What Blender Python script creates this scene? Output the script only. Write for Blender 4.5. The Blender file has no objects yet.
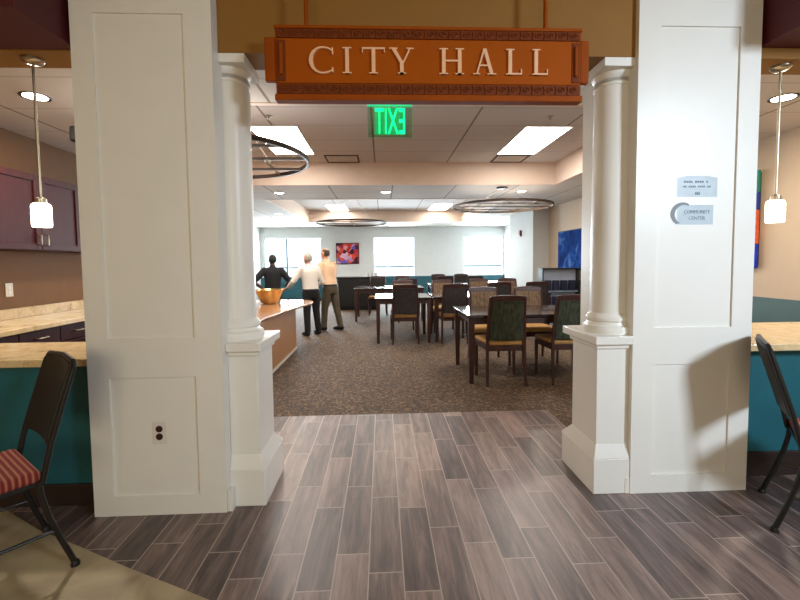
import bpy, bmesh, math, random
from mathutils import Vector, Matrix
random.seed(7)
S = bpy.context.scene
C = S.collection
PI = math.pi

# ------------------------------------------------------------------ camera
cam_d = bpy.data.cameras.new('camera')
cam = bpy.data.objects.new('camera', cam_d); C.objects.link(cam)
cam.matrix_world = Matrix(((0.999034, 0.012488, -0.042132, 0),
                           (-0.042754, 0.05463, -0.997591, 0),
                           (-0.010156, 0.998429, 0.055111, 1.42),
                           (0, 0, 0, 1)))
cam_d.sensor_width = 36.0
cam_d.lens = 420 / 800 * 36
cam_d.shift_y = -15 / 800
cam_d.clip_start = 0.05
S.camera = cam

# ------------------------------------------------------------------ world, light, exposure
S.view_settings.view_transform = 'Standard'
S.view_settings.look = 'None'
S.view_settings.gamma = 1.0
S.view_settings.use_curve_mapping = False
S.view_settings.exposure = 0.0
W = bpy.data.worlds.new('sky'); S.world = W; W.use_nodes = True
W.node_tree.nodes['Background'].inputs[0].default_value = (0.86, 0.94, 1.0, 1)
W.node_tree.nodes['Background'].inputs[1].default_value = 1.6

def area(name, loc, aim, sx, sy, power, col):
    d = bpy.data.lights.new(name, 'AREA'); d.shape = 'RECTANGLE'; d.size = sx; d.size_y = sy
    d.energy = power; d.color = col
    o = bpy.data.objects.new(name, d); C.objects.link(o); o.location = loc
    o.rotation_euler = (Vector(aim) - Vector(loc)).to_track_quat('-Z', 'Y').to_euler()
    return o
DAY = (0.88, 0.95, 1.0); WARM = (1.0, 0.80, 0.55); NEUT = (1.0, 0.93, 0.84)
# daylight outside the three far windows and the side window of the far room
for x in (-3.28, 0.46, 3.84):
    area('daylight', (x, 16.5, 1.75), (x, 0, 1.2), 2.4, 2.0, 720, DAY)
area('daylight', (5.25, 14.9, 1.75), (0, 14.9, 1.2), 1.6, 2.0, 130, DAY)
# lobby behind the camera: added warm fills, broad and overhead; a lamp upper right
area('lobby_broad_fill', (-0.8, -3.6, 1.9), (-0.6, 2.4, 1.6), 3.0, 1.8, 72, (1.0, 0.87, 0.60))
area('lobby_lamp_light', (3.9, -1.6, 2.9), (1.8, 2.4, 1.3), 0.75, 0.75, 45, (0.72, 0.86, 1.0)).data.spread = math.radians(80)
area('lobby_overhead_fill', (-0.5, -0.2, 3.2), (-0.5, 0.4, 0), 1.6, 1.6, 4, (1.0, 0.84, 0.60))

# ------------------------------------------------------------------ helpers
def lin(c):
    return tuple((v / 255 / 12.92) if v / 255 <= 0.04045 else ((v / 255 + 0.055) / 1.055) ** 2.4 for v in c)

class N:
    """tiny node-graph helper"""
    def __init__(s, name):
        s.m = bpy.data.materials.new(name); s.m.use_nodes = True
        s.t = s.m.node_tree; s.b = s.t.nodes['Principled BSDF']
    def n(s, kind, **kw):
        x = s.t.nodes.new(kind)
        for k, v in kw.items():
            if k.startswith('i_'):
                key = k[2:]
                x.inputs[int(key) if key.isdigit() else key].default_value = v
            else: setattr(x, k, v)
        return x
    def l(s, a, b): s.t.links.new(a, b)
    def math(s, op, a, b=None, c=None):
        x = s.n('ShaderNodeMath', operation=op)
        for i, v in enumerate((a, b, c)):
            if v is None: continue
            if isinstance(v, (int, float)): x.inputs[i].default_value = v
            else: s.l(v, x.inputs[i])
        return x.outputs[0]
    def ramp(s, fac, stops):
        r = s.n('ShaderNodeValToRGB'); e = r.color_ramp.elements
        while len(e) < len(stops): e.new(0.5)
        for q, (p, col) in zip(e, stops):
            q.position = p; q.color = (*col, 1)
        s.l(fac, r.inputs[0]); return r.outputs[0]
    def mix(s, fac, a, b, mode='MIX'):
        x = s.n('ShaderNodeMix', data_type='RGBA', blend_type=mode)
        for sock, v in ((x.inputs[0], fac), (x.inputs[6], a), (x.inputs[7], b)):
            if isinstance(v, (int, float)): sock.default_value = v
            elif isinstance(v, tuple): sock.default_value = (*v, 1) if len(v) == 3 else v
            else: s.l(v, sock)
        return x.outputs[2]
    def coord(s, which='Object', scale=(1, 1, 1)):
        c = s.n('ShaderNodeTexCoord'); mp = s.n('ShaderNodeMapping')
        mp.inputs['Scale'].default_value = scale
        s.l(c.outputs[which], mp.inputs[0]); return mp.outputs[0]
    def bump(s, h, strength=0.2, dist=0.01):
        b = s.n('ShaderNodeBump'); b.inputs['Strength'].default_value = strength
        b.inputs['Distance'].default_value = dist
        s.l(h, b.inputs['Height']); s.l(b.outputs[0], s.b.inputs['Normal'])

def mat(name, rgb, rough=0.5, vary=0.06, scale=6.0, metal=0.0, coat=0.0, bump=0.0, stretch=(1, 1, 1), rgb2=None, spec=0.5):
    g = N(name); co = lin(rgb)
    v = g.coord('Object', stretch)
    no = g.n('ShaderNodeTexNoise', i_Scale=scale, i_Detail=4.0); g.l(v, no.inputs['Vector'])
    if rgb2: a, b = co, lin(rgb2)
    else: a = tuple(max(0, x * (1 - vary)) for x in co); b = tuple(min(1, x * (1 + vary)) for x in co)
    g.l(g.ramp(no.outputs['Fac'], [(0.3, a), (0.7, b)]), g.b.inputs['Base Color'])
    g.b.inputs['Roughness'].default_value = rough
    g.b.inputs['Metallic'].default_value = metal
    g.b.inputs['Specular IOR Level'].default_value = spec
    if coat: g.b.inputs['Coat Weight'].default_value = coat
    if bump: g.bump(no.outputs['Fac'], bump, 0.005)
    return g.m

def glow(name, rgb, strength):
    g = N(name)
    g.b.inputs['Base Color'].default_value = (*lin(rgb), 1)
    g.b.inputs['Emission Color'].default_value = (*lin(rgb), 1)
    g.b.inputs['Emission Strength'].default_value = strength
    return g.m

M = {}
M['white'] = mat('white_paint', (236, 233, 226), 0.36, 0.02, 3)
M['ceil_white'] = mat('white_ceiling_paint', (205, 196, 184), 0.8, 0.02)
M['fascia'] = mat('peach_fascia_paint', (224, 202, 184), 0.7, 0.02)
M['gold'] = mat('ochre_wall_paint', (142, 98, 32), 0.7, 0.04, 4)
M['maroon'] = mat('maroon_paint', (78, 12, 24), 0.6, 0.05)
M['brownwall'] = mat('tan_brown_wall_paint', (122, 84, 44), 0.7, 0.04)
M['taupe'] = mat('taupe_wall_paint', (206, 184, 160), 0.75, 0.02)
M['backwall'] = mat('pale_grey_wall_paint', (212, 214, 212), 0.75, 0.02)
M['teal'] = mat('teal_wainscot_paint', (30, 86, 98), 0.55, 0.05)
M['greyteal'] = mat('grey_teal_wainscot_paint', (80, 108, 112), 0.6, 0.04)
M['panelteal'] = mat('teal_bar_panel', (22, 96, 108), 0.5, 0.06)
M['darkbase'] = mat('dark_brown_base', (44, 30, 24), 0.5, 0.1)
M['sign_edge'] = mat('copper_sign_frame', (150, 68, 0), 0.6, 0.08, 9, spec=0.15)
M['sign_field'] = mat('copper_sign_field', (164, 78, 2), 0.6, 0.05, 5, spec=0.12)
M['sign_dark'] = mat('dark_copper_ornament', (112, 50, 10), 0.6, 0.15, 30, spec=0.2)
M['letter'] = mat('cream_letter', (240, 190, 148), 0.5, 0.02)
M['cherry'] = mat('dark_cherry_wood', (56, 24, 18), 0.45, 0.25, 6, stretch=(8, 8, 1))
M['cabinet'] = mat('dark_red_cabinet_wood', (60, 18, 20), 0.5, 0.15, 5, spec=0.2, stretch=(6, 6, 1))
M['tabletop'] = mat('dark_polished_tabletop', (40, 24, 22), 0.22, 0.2, 5, coat=0.5, stretch=(1, 8, 1))
M['black'] = mat('black_painted_metal', (22, 20, 20), 0.4, 0.1)
M['blackvinyl'] = mat('black_vinyl', (17, 14, 14), 0.5, 0.12, 40, bump=0.1)
M['blackwood'] = mat('black_cabinet_finish', (14, 13, 14), 0.5, 0.1)
M['chrome'] = mat('brushed_nickel', (176, 166, 146), 0.3, 0.03, metal=1.0)
M['bronze'] = mat('dark_bronze_metal', (66, 52, 44), 0.45, 0.1, metal=0.5)
M['plastic'] = mat('white_plastic', (225, 220, 210), 0.4, 0.02)
M['socket'] = mat('brown_socket', (54, 16, 12), 0.5, 0.05)
M['plaque'] = mat('pale_blue_grey_plaque', (200, 214, 222), 0.35, 0.03)
M['ink'] = mat('dark_blue_grey_ink', (136, 158, 176), 0.6, 0.05)
M['emblem'] = mat('dark_grey_emblem', (120, 126, 132), 0.5, 0.1)
M['greenfab'] = mat('dark_green_upholstery', (24, 28, 20), 0.9, 0.2, 45, bump=0.2, stretch=(1, 1, 0.25), rgb2=(64, 70, 50))
M['brownfab'] = mat('taupe_patterned_upholstery', (78, 60, 46), 0.9, 0.2, 45, bump=0.2, stretch=(1, 1, 0.25), rgb2=(128, 104, 80))
M['charfab'] = mat('charcoal_upholstery', (38, 34, 34), 0.9, 0.2, 45, bump=0.2, stretch=(1, 1, 0.25), rgb2=(58, 52, 50))
M['tan'] = mat('tan_seat_fabric', (190, 144, 84), 0.85, 0.1, 30)
M['goldmetal'] = mat('hammered_gold_metal', (232, 198, 132), 0.25, 0.1, 12, metal=0.95, bump=0.3)
M['copper_stone'] = mat('polished_brown_stone', (150, 104, 72), 0.16, 0.2, 10, rgb2=(190, 144, 104))
M['island'] = mat('brown_counter_panel', (168, 120, 80), 0.55, 0.04, 3)
M['paper'] = mat('white_paper', (236, 238, 240), 0.7, 0.01)
M['skin'] = mat('skin', (196, 142, 114), 0.55, 0.04)
M['skin_dark'] = mat('dark_skin', (70, 44, 34), 0.55, 0.05)
M['hair_grey'] = mat('grey_hair', (176, 170, 162), 0.8, 0.1, 60)
M['hair_dark'] = mat('dark_hair', (28, 26, 28), 0.8, 0.1, 60)
M['hair_brown'] = mat('dark_grey_brown_hair', (74, 60, 52), 0.8, 0.1, 60)
M['shirt_black'] = mat('black_cloth', (20, 21, 26), 0.85, 0.1, 14, bump=0.2)
M['shirt_white'] = mat('white_cloth', (226, 220, 214), 0.85, 0.04, 9, bump=0.4)
M['shirt_peach'] = mat('pale_peach_cloth', (226, 190, 158), 0.85, 0.04, 9, bump=0.4)
M['trouser_black'] = mat('black_trouser_cloth', (20, 20, 24), 0.85, 0.1, 12)
M['trouser_olive'] = mat('olive_brown_trouser_cloth', (84, 74, 58), 0.85, 0.08, 12)
M['shoe'] = mat('black_leather', (16, 14, 14), 0.4, 0.1)
M['eye'] = mat('eye', (60, 50, 44), 0.2, 0.05)
M['troffer'] = glow('lit_diffuser', (255, 248, 240), 21.0)
M['recess'] = glow('lit_lens', (255, 238, 214), 24.0)
M['shade'] = glow('lit_frosted_glass', (255, 232, 196), 12.0)
M['exitgreen'] = glow('lit_green_letter', (20, 255, 178), 1.2)
M['exitfield'] = glow('dim_green_field', (0, 190, 124), 0.75)
M['exitedge'] = glow('lit_green_edge', (20, 190, 130), 0.8)
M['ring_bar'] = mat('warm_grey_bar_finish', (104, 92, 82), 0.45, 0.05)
M['ring_pale'] = mat('pale_bar_finish', (206, 194, 182), 0.4, 0.05)  # pale tone for bars, hangers and vent grille

def clear_mat(name, tint, amount):
    g = N(name); g.t.nodes.remove(g.b)
    tr = g.n('ShaderNodeBsdfTransparent'); gl = g.n('ShaderNodeBsdfGlossy'); mx = g.n('ShaderNodeMixShader')
    tr.inputs[0].default_value = (*tint, 1); gl.inputs['Roughness'].default_value = 0.08
    gl.inputs[0].default_value = (0.9, 0.95, 0.92, 1)
    lw = g.n('ShaderNodeLayerWeight', i_Blend=0.3)
    f = g.math('MULTIPLY_ADD', lw.outputs['Fresnel'], 0.6, amount)
    g.l(f, mx.inputs[0]); g.l(tr.outputs[0], mx.inputs[1]); g.l(gl.outputs[0], mx.inputs[2])
    g.l(mx.outputs[0], g.t.nodes['Material Output'].inputs[0]); return g.m
M['glass'] = clear_mat('window_glass', (0.94, 0.98, 1.0), 0.02)
M['acrylic'] = clear_mat('clear_green_acrylic', (0.72, 0.92, 0.78), 0.12)

def plank_mat():
    g = N('grey_wood_look_plank_tile'); tc = g.n('ShaderNodeTexCoord'); sp = g.n('ShaderNodeSeparateXYZ')
    g.l(tc.outputs['Object'], sp.inputs[0]); x, y = sp.outputs[0], sp.outputs[1]
    w, L = 0.1585, 0.62
    u = g.math('DIVIDE', g.math('ADD', x, 0.0785 + 20 * w - 0.0), w)
    row = g.math('FLOOR', u); fu = g.math('FRACT', u)
    wn = g.n('ShaderNodeTexWhiteNoise', noise_dimensions='1D'); g.l(row, wn.inputs['W'])
    v = g.math('ADD', g.math('DIVIDE', y, L), g.math('MULTIPLY', wn.outputs['Value'], 7.0))
    col = g.math('FLOOR', v); fv = g.math('FRACT', v)
    cb = g.n('ShaderNodeCombineXYZ'); g.l(row, cb.inputs[0]); g.l(col, cb.inputs[1])
    wc = g.n('ShaderNodeTexWhiteNoise', noise_dimensions='2D'); g.l(cb.outputs[0], wc.inputs['Vector'])
    rnd = wc.outputs['Value']
    # grain, shifted per plank
    c2 = g.n('ShaderNodeCombineXYZ')
    g.l(g.math('MULTIPLY', x, 16.0), c2.inputs[0]); g.l(g.math('MULTIPLY', y, 1.6), c2.inputs[1]); g.l(g.math('MULTIPLY', rnd, 40.0), c2.inputs[2])
    no = g.n('ShaderNodeTexNoise', i_Scale=1.3, i_Detail=8.0, i_Roughness=0.7, i_Distortion=0.6); g.l(c2.outputs[0], no.inputs['Vector'])
    t = g.math('ADD', g.math('MULTIPLY', no.outputs['Fac'], 0.95), g.math('MULTIPLY', rnd, 0.24))
    wood = g.ramp(t, [(0.36, lin((58, 46, 45))), (0.5, lin((90, 74, 71))), (0.63, lin((120, 100, 95))), (0.8, lin((158, 134, 124)))])
    du = g.math('MULTIPLY', g.math('MINIMUM', fu, g.math('SUBTRACT', 1.0, fu)), w)
    dv = g.math('MULTIPLY', g.math('MINIMUM', fv, g.math('SUBTRACT', 1.0, fv)), L)
    gr = g.math('LESS_THAN', g.math('MINIMUM', du, dv), 0.0028)
    g.l(g.mix(gr, wood, lin((178, 160, 148))), g.b.inputs['Base Color'])
    g.b.inputs['Roughness'].default_value = 0.4
    g.b.inputs['Specular IOR Level'].default_value = 0.75
    g.bump(g.math('SUBTRACT', no.outputs['Fac'], gr), 0.12, 0.004)
    return g.m
M['plank'] = plank_mat()

def carpet_mat():
    g = N('brown_patterned_carpet'); v = g.coord('Object', (1, 1, 1))
    n1 = g.n('ShaderNodeTexNoise', i_Scale=17.0, i_Detail=2.0, i_Distortion=2.4); g.l(v, n1.inputs['Vector'])
    n2 = g.n('ShaderNodeTexVoronoi', i_Scale=36.0); g.l(v, n2.inputs['Vector'])
    t = g.math('ADD', g.math('MULTIPLY', n1.outputs['Fac'], 0.8), g.math('MULTIPLY', n2.outputs['Distance'], 0.35))
    g.l(g.ramp(t, [(0.40, lin((46, 34, 26))), (0.52, lin((64, 49, 37))), (0.60, lin((82, 63, 46))), (0.74, lin((122, 95, 67)))]), g.b.inputs['Base Color'])
    g.b.inputs['Roughness'].default_value = 0.8
    g.bump(n1.outputs['Fac'], 0.4, 0.01); return g.m
M['carpet'] = carpet_mat()

def stone_mat():
    g = N('beige_stone_tile'); v = g.coord('Object')
    n = g.n('ShaderNodeTexNoise', i_Scale=3.2, i_Detail=6.0, i_Distortion=0.8); g.l(v, n.inputs['Vector'])
    g.l(g.ramp(n.outputs['Fac'], [(0.3, lin((140, 124, 100))), (0.5, lin((176, 160, 130))), (0.7, lin((200, 184, 152)))]), g.b.inputs['Base Color'])
    g.b.inputs['Roughness'].default_value = 0.4; return g.m
M['stone'] = stone_mat()

def granite_mat():
    g = N('beige_granite'); v = g.coord('Object')
    n = g.n('ShaderNodeTexNoise', i_Scale=9.0, i_Detail=8.0, i_Roughness=0.75); g.l(v, n.inputs['Vector'])
    g.l(g.ramp(n.outputs['Fac'], [(0.3, lin((130, 102, 68))), (0.42, lin((206, 178, 132))), (0.6, lin((230, 206, 162))), (0.72, lin((150, 126, 96)))]), g.b.inputs['Base Color'])
    g.b.inputs['Roughness'].default_value = 0.18; return g.m
M['granite'] = granite_mat()

def tile_mat(name, rgb, line, px, py, ox, oy, w=0.012):
    g = N(name); tc = g.n('ShaderNodeTexCoord'); sp = g.n('ShaderNodeSeparateXYZ'); g.l(tc.outputs['Object'], sp.inputs[0])
    fx = g.math('FRACT', g.math('DIVIDE', g.math('ADD', sp.outputs[0], 40 * px - ox), px))
    fy = g.math('FRACT', g.math('DIVIDE', g.math('ADD', sp.outputs[1], 40 * py - oy), py))
    dx = g.math('MULTIPLY', g.math('MINIMUM', fx, g.math('SUBTRACT', 1.0, fx)), px)
    dy = g.math('MULTIPLY', g.math('MINIMUM', fy, g.math('SUBTRACT', 1.0, fy)), py)
    mx = g.math('LESS_THAN', dx, w); my = g.math('MULTIPLY', g.math('LESS_THAN', dy, w * 0.7), 0.45)
    no = g.n('ShaderNodeTexNoise', i_Scale=60.0, i_Detail=3.0); g.l(tc.outputs['Object'], no.inputs['Vector'])
    c = lin(rgb); base = g.ramp(no.outputs['Fac'], [(0.3, tuple(q * 0.93 for q in c)), (0.7, c)])
    g.l(g.mix(g.math('MAXIMUM', mx, my), base, lin(line)), g.b.inputs['Base Color'])
    g.b.inputs['Roughness'].default_value = 0.85; return g.m
M['tile'] = tile_mat('acoustic_ceiling_tile', (214, 204, 198), (136, 124, 116), 1.22, 0.61, 1.12, 5.28)
M['tile_low'] = tile_mat('acoustic_ceiling_tile_low', (222, 214, 205), (150, 138, 126), 1.1, 0.61, -0.9, 3.1)

def stripe_mat():
    g = N('red_striped_seat_fabric'); v = g.coord('Object')
    w = g.n('ShaderNodeTexWave', wave_type='BANDS', bands_direction='Y', i_Scale=14.0, i_Distortion=0.3); g.l(v, w.inputs['Vector'])
    g.l(g.ramp(w.outputs['Fac'], [(0.2, lin((112, 30, 34))), (0.5, lin((160, 66, 54))), (0.7, lin((118, 50, 52))), (0.95, lin((178, 118, 88)))]), g.b.inputs['Base Color'])
    g.b.inputs['Roughness'].default_value = 0.85; return g.m
M['stripe'] = stripe_mat()

def art_mat(name, scale, stops, vor=True):
    g = N(name); v = g.coord('Object')
    n = g.n('ShaderNodeTexVoronoi', i_Scale=scale) if vor else g.n('ShaderNodeTexNoise', i_Scale=scale, i_Detail=3.0, i_Distortion=1.0)
    g.l(v, n.inputs['Vector'])
    src = n.outputs['Color'] if vor else n.outputs['Fac']
    if vor:
        s = g.n('ShaderNodeSeparateColor'); g.l(src, s.inputs[0]); src = s.outputs[0]
    g.l(g.ramp(src, [(p, lin(c)) for p, c in stops]), g.b.inputs['Base Color'])
    g.b.inputs['Roughness'].default_value = 0.9; g.b.inputs['Specular IOR Level'].default_value = 0.1; return g.m
M['art_red'] = art_mat('red_abstract_painting', 7, [(0.1, (70, 40, 60)), (0.3, (190, 60, 60)), (0.55, (220, 90, 60)), (0.75, (210, 170, 190)), (0.95, (110, 90, 170))])
M['art_blue'] = art_mat('blue_painting', 3.0, [(0.3, (8, 26, 84)), (0.55, (18, 66, 140)), (0.72, (84, 120, 180))], False)

class B:
    """collects shapes into one bmesh and links them as ONE mesh object"""
    def __init__(s): s.bm = bmesh.new()
    def box(s, x0, x1, y0, y1, z0, z1, mtx=None):
        vs = [Vector((x, y, z)) for z in (z0, z1) for y in (y0, y1) for x in (x0, x1)]
        if mtx: vs = [mtx @ v for v in vs]
        v = [s.bm.verts.new(p) for p in vs]
        for f in ((0, 2, 3, 1), (4, 5, 7, 6), (0, 1, 5, 4), (2, 6, 7, 3), (0, 4, 6, 2), (1, 3, 7, 5)):
            s.bm.faces.new([v[i] for i in f])
        return s
    def prism(s, poly, axis, a, b):
        """poly: list of 2D points; axis 'x','y','z' extruded from a to b"""
        def P(p, t):
            return {'x': (t, p[0], p[1]), 'y': (p[0], t, p[1]), 'z': (p[0], p[1], t)}[axis]
        A = [s.bm.verts.new(P(p, a)) for p in poly]; Bv = [s.bm.verts.new(P(p, b)) for p in poly]
        n = len(poly)
        fs = [s.bm.faces.new(A), s.bm.faces.new(Bv[::-1])]
        for i in range(n): fs.append(s.bm.faces.new((A[i], Bv[i], Bv[(i + 1) % n], A[(i + 1) % n])))
        bmesh.ops.recalc_face_normals(s.bm, faces=fs); return s
    def lathe(s, prof, cx=0, cy=0, seg=32, cap=True, axis='z'):
        rings = []
        for r, z in prof:
            ring = []
            for k in range(seg):
                a = 2 * PI * k / seg; q = (r * math.cos(a), r * math.sin(a))
                p = {'z': (cx + q[0], cy + q[1], z), 'y': (cx + q[0], z, cy + q[1]), 'x': (z, cx + q[0], cy + q[1])}[axis]
                ring.append(s.bm.verts.new(p))
            rings.append(ring)
        fs = []
        for a, b in zip(rings, rings[1:]):
            for k in range(seg): fs.append(s.bm.faces.new((a[k], a[(k + 1) % seg], b[(k + 1) % seg], b[k])))
        if cap: fs += [s.bm.faces.new(rings[0][::-1]), s.bm.faces.new(rings[-1])]
        bmesh.ops.recalc_face_normals(s.bm, faces=fs); return s
    def tube(s, pts, rad, seg=10, closed=False):
        pts = [Vector(p) for p in pts]; n = len(pts)
        rads = rad if isinstance(rad, (list, tuple)) else [rad] * n
        rings = []; up = None
        for i, p in enumerate(pts):
            if closed: d = pts[(i + 1) % n] - pts[i - 1]
            else: d = pts[min(i + 1, n - 1)] - pts[max(i - 1, 0)]
            d.normalize()
            if up is None: up = Vector((0, 0, 1)) if abs(d.z) < 0.9 else Vector((0, 1, 0))
            sx = d.cross(up)
            if sx.length < 1e-4: sx = d.cross(Vector((1, 0, 0)))
            sx.normalize(); up = sx.cross(d).normalized()
            r = rads[i]; rx, ry = r if isinstance(r, tuple) else (r, r)
            rings.append([s.bm.verts.new(p + sx * (rx * math.cos(2 * PI * k / seg)) + up * (ry * math.sin(2 * PI * k / seg))) for k in range(seg)])
        fs = []
        m = n if closed else n - 1
        for i in range(m):
            a, b = rings[i], rings[(i + 1) % n]
            for k in range(seg): fs.append(s.bm.faces.new((a[k], b[k], b[(k + 1) % seg], a[(k + 1) % seg])))
        if not closed: fs += [s.bm.faces.new(rings[0]), s.bm.faces.new(rings[-1][::-1])]
        bmesh.ops.recalc_face_normals(s.bm, faces=fs); return s
    def loft(s, rings, seg=20):
        """rings: (cx, cy, cz, rx, ry) horizontal ellipses"""
        rr = [[s.bm.verts.new((x + rx * math.cos(2 * PI * k / seg), y + ry * math.sin(2 * PI * k / seg), z)) for k in range(seg)] for x, y, z, rx, ry in rings]
        fs = []
        for a, b in zip(rr, rr[1:]):
            for k in range(seg): fs.append(s.bm.faces.new((a[k], a[(k + 1) % seg], b[(k + 1) % seg], b[k])))
        fs += [s.bm.faces.new(rr[0][::-1]), s.bm.faces.new(rr[-1])]
        bmesh.ops.recalc_face_normals(s.bm, faces=fs); return s
    def ball(s, c, r, sc=(1, 1, 1), rot=None):
        m = Matrix.Translation(c) @ (rot or Matrix()) @ Matrix.Diagonal((r * sc[0], r * sc[1], r * sc[2], 1))
        bmesh.ops.create_uvsphere(s.bm, u_segments=16, v_segments=10, radius=1, matrix=m); return s
    def xf(s, m): bmesh.ops.transform(s.bm, matrix=m, verts=s.bm.verts); return s
    def build(s, name, m, parent=None, bevel=0.0, loc=None, seg=2, ang=35):
        me = bpy.data.meshes.new(name); s.bm.to_mesh(me); s.bm.free()
        me.shade_smooth(); me.set_sharp_from_angle(angle=math.radians(ang))
        for q in (m if isinstance(m, list) else [m]): me.materials.append(q)
        o = bpy.data.objects.new(name, me); C.objects.link(o)
        if parent is not None: o.parent = parent
        if loc: o.location = loc
        if bevel:
            b = o.modifiers.new('bevel', 'BEVEL'); b.width = bevel; b.segments = seg; b.limit_method = 'ANGLE'
        return o

def thing(name, label, cat, loc=(0, 0, 0), rz=0.0, group=None):
    o = bpy.data.objects.new(name, None); C.objects.link(o); o.location = loc; o.rotation_euler = (0, 0, rz)
    o.empty_display_size = 0.1
    o['label'] = label; o['category'] = cat
    if group: o['group'] = group
    return o
def tag(o, label, cat, group=None):
    o['label'] = label; o['category'] = cat
    if group: o['group'] = group
    return o
def struct(o): o['kind'] = 'structure'; return o
def copy_tree(o, parent=None):
    c = o.copy(); C.objects.link(c)
    if parent is not None: c.parent = parent
    for ch in list(o.children): copy_tree(ch, c)
    return c
def place_copy(proto, first, label, loc, rz=0.0, group=None):
    o = proto if first else copy_tree(proto)
    o.location = loc; o.rotation_euler = (0, 0, rz); o['label'] = label
    if group: o['group'] = group
    return o

# ------------------------------------------------------------------ setting
LOW, TRAY, FH = 2.73, 3.10, 3.25      # low soffit, raised tray, lobby ceiling
XR, XKL, XL, YB = 4.2, -3.6, -4.5, 15.8
curve = [(-4.5, 3.05), (-3.2, 2.86), (-2.28, 2.512), (-1.86, 2.264), (-1.535, 2.11), (-1.203, 1.946), (-0.904, 1.808), (-0.748, 1.735), (-0.5, 1.60), (-0.1, 1.25), (0.15, 0.8), (0.3, 0.2), (0.35, -0.6), (0.3, -4.0)]
def slab(poly, name, m, z=0.0, t=0.06):
    return struct(B().prism(poly, 'z', z - t, z).build(name, m))
slab([(-4.5, -4.0)] + curve, 'floor', M['stone'])
slab(curve[::-1] + [(-4.5, 3.87), (1.555, 3.87), (1.555, 2.9), (4.2, 2.9), (4.5, 2.9), (4.5, -4.0)][0:0] + [(-4.5, 3.86), (1.555, 3.86), (1.555, 2.95), (4.5, 2.95), (4.5, -4.0)], 'floor', M['plank'])
slab([(-4.6, 3.86), (1.555, 3.86), (1.555, 2.95), (4.7, 2.95), (4.7, YB + 0.1), (-4.6, YB + 0.1)], 'floor', M['carpet'])

# ceilings of the far room: low soffit with two raised trays
T1 = (-2.3, 3.0, 3.6, 7.2); T2 = (-2.35, 2.65, 8.85, 13.9)
cb = B(); e = 0.015
for x0, x1, y0, y1 in ((-4.6, T1[0] - e, 2.66, 7.2 + e), (T1[0] - e, T1[1] + e, 2.66, 3.6 - e), (T1[1] + e, 4.7, 2.66, 7.2 + e), (-4.6, 4.7, 7.2 + e, 8.85 - e),
                       (-4.6, T2[0] - e, 8.85 - e, 13.9 + e), (T2[1] + e, 4.7, 8.85 - e, 13.9 + e), (-4.6, 4.7, 13.9 + e, YB + 0.1)):
    cb.box(x0, x1, y0, y1, LOW, LOW + 0.03)
struct(cb.build('ceiling', M['tile_low']))
for k, (x0, x1, y0, y1) in enumerate((T1, T2)):
    struct(B().box(x0 - 0.1, x1 + 0.1, y0 - 0.1, y1 + 0.1, TRAY, TRAY + 0.05).build('ceiling', M['tile']))
    f = B(); z0, z1, w = LOW - 0.006, TRAY, 0.05
    f.box(x0 - w, x0, y0 - w, y1 + w, z0, z1).box(x1, x1 + w, y0 - w, y1 + w, z0, z1).box(x0, x1, y0 - w, y0, z0, z1).box(x0, x1, y1, y1 + w, z0, z1)
    struct(f.build('trim_%d' % (k + 1), M['fascia']))
struct(B().box(-4.6, 4.6, -4.1, 2.66, FH, FH + 0.05).build('ceiling', M['ceil_white']))

# lobby walls (behind and beside the camera)
struct(B().box(-4.6, 4.6, -4.1, -4.0, 0, FH).build('wall_front', M['taupe']))
struct(B().box(-4.6, -4.5, -4.0, 2.6, 0, FH).build('wall_left', M['taupe']))
struct(B().box(4.5, 4.6, -4.0, 2.6, 0, FH).build('wall_right', M['taupe']))
# lintel over the three openings, ochre
struct(B().box(-4.5, 4.5, 2.45, 2.66, 2.595, FH).build('wall_lintel', M['gold']))
# solid wall beyond the side counters (outside the frame)
struct(B().box(-4.5, -3.5, 2.45, 2.66, 0, 2.594).build('wall_lobby_left', M['taupe']))
struct(B().box(3.7, 4.5, 2.45, 2.66, 0, 2.594).build('wall_lobby_right', M['taupe']))
# maroon bulkheads in front of the side openings
struct(B().box(-4.5, -1.662, 2.06, 2.45, 2.60, FH).build('trim_3', M['maroon'], bevel=0.004))
struct(B().box(2.236, 4.5, 2.06, 2.45, 2.655, FH).build('trim_4', M['maroon'], bevel=0.004))

# far room walls
wins = [(-4.36, -2.22), (-0.34, 1.25), (3.06, 4.62)]
WZ0, WZ1 = 0.86, 2.37
wb = B(); xs = -4.6
for x0, x1 in wins:
    wb.box(xs, x0, YB, YB + 0.18, 0, LOW); wb.box(x0, x1, YB, YB + 0.18, 0, WZ0); wb.box(x0, x1, YB, YB + 0.18, WZ1, LOW); xs = x1
wb.box(xs, 4.85, YB, YB + 0.18, 0, LOW)
struct(wb.build('wall_back', M['backwall']))
struct(B().box(XL, 4.65, YB - 0.012, YB, 0.1, 0.88).build('trim_5', M['teal']))
struct(B().box(XL, 4.65, YB - 0.025, YB - 0.001, 0, 0.1).build('baseboard_back', M['darkbase']))
struct(B().box(XL - 0.1, XL, 7.0, YB, 0, LOW).build('wall_left', M['backwall']))
struct(B().box(XL, XKL, 6.9, 7.0, 0, LOW).build('wall_partition', M['backwall']))
struct(B().box(XKL - 0.1, XKL, 2.66, 6.9, 0, LOW).build('wall_kitchen', M['brownwall']))
struct(B().box(XR, XR + 0.1, 2.66, 10.45, 0, LOW).build('wall_right', M['taupe']))
struct(B().box(XR - 0.014, XR, 2.66, 10.45, 0.1, 0.99).build('trim_6', M['greyteal']))
struct(B().box(XR - 0.03, XR - 0.0141, 2.66, 10.45, 0, 0.1).build('baseboard_right', M['darkbase']))
struct(B().box(3.8, 4.7, 10.45, 12.4, 0, LOW).build('wall_pier', [M['backwall']], bevel=0.004))
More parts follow.
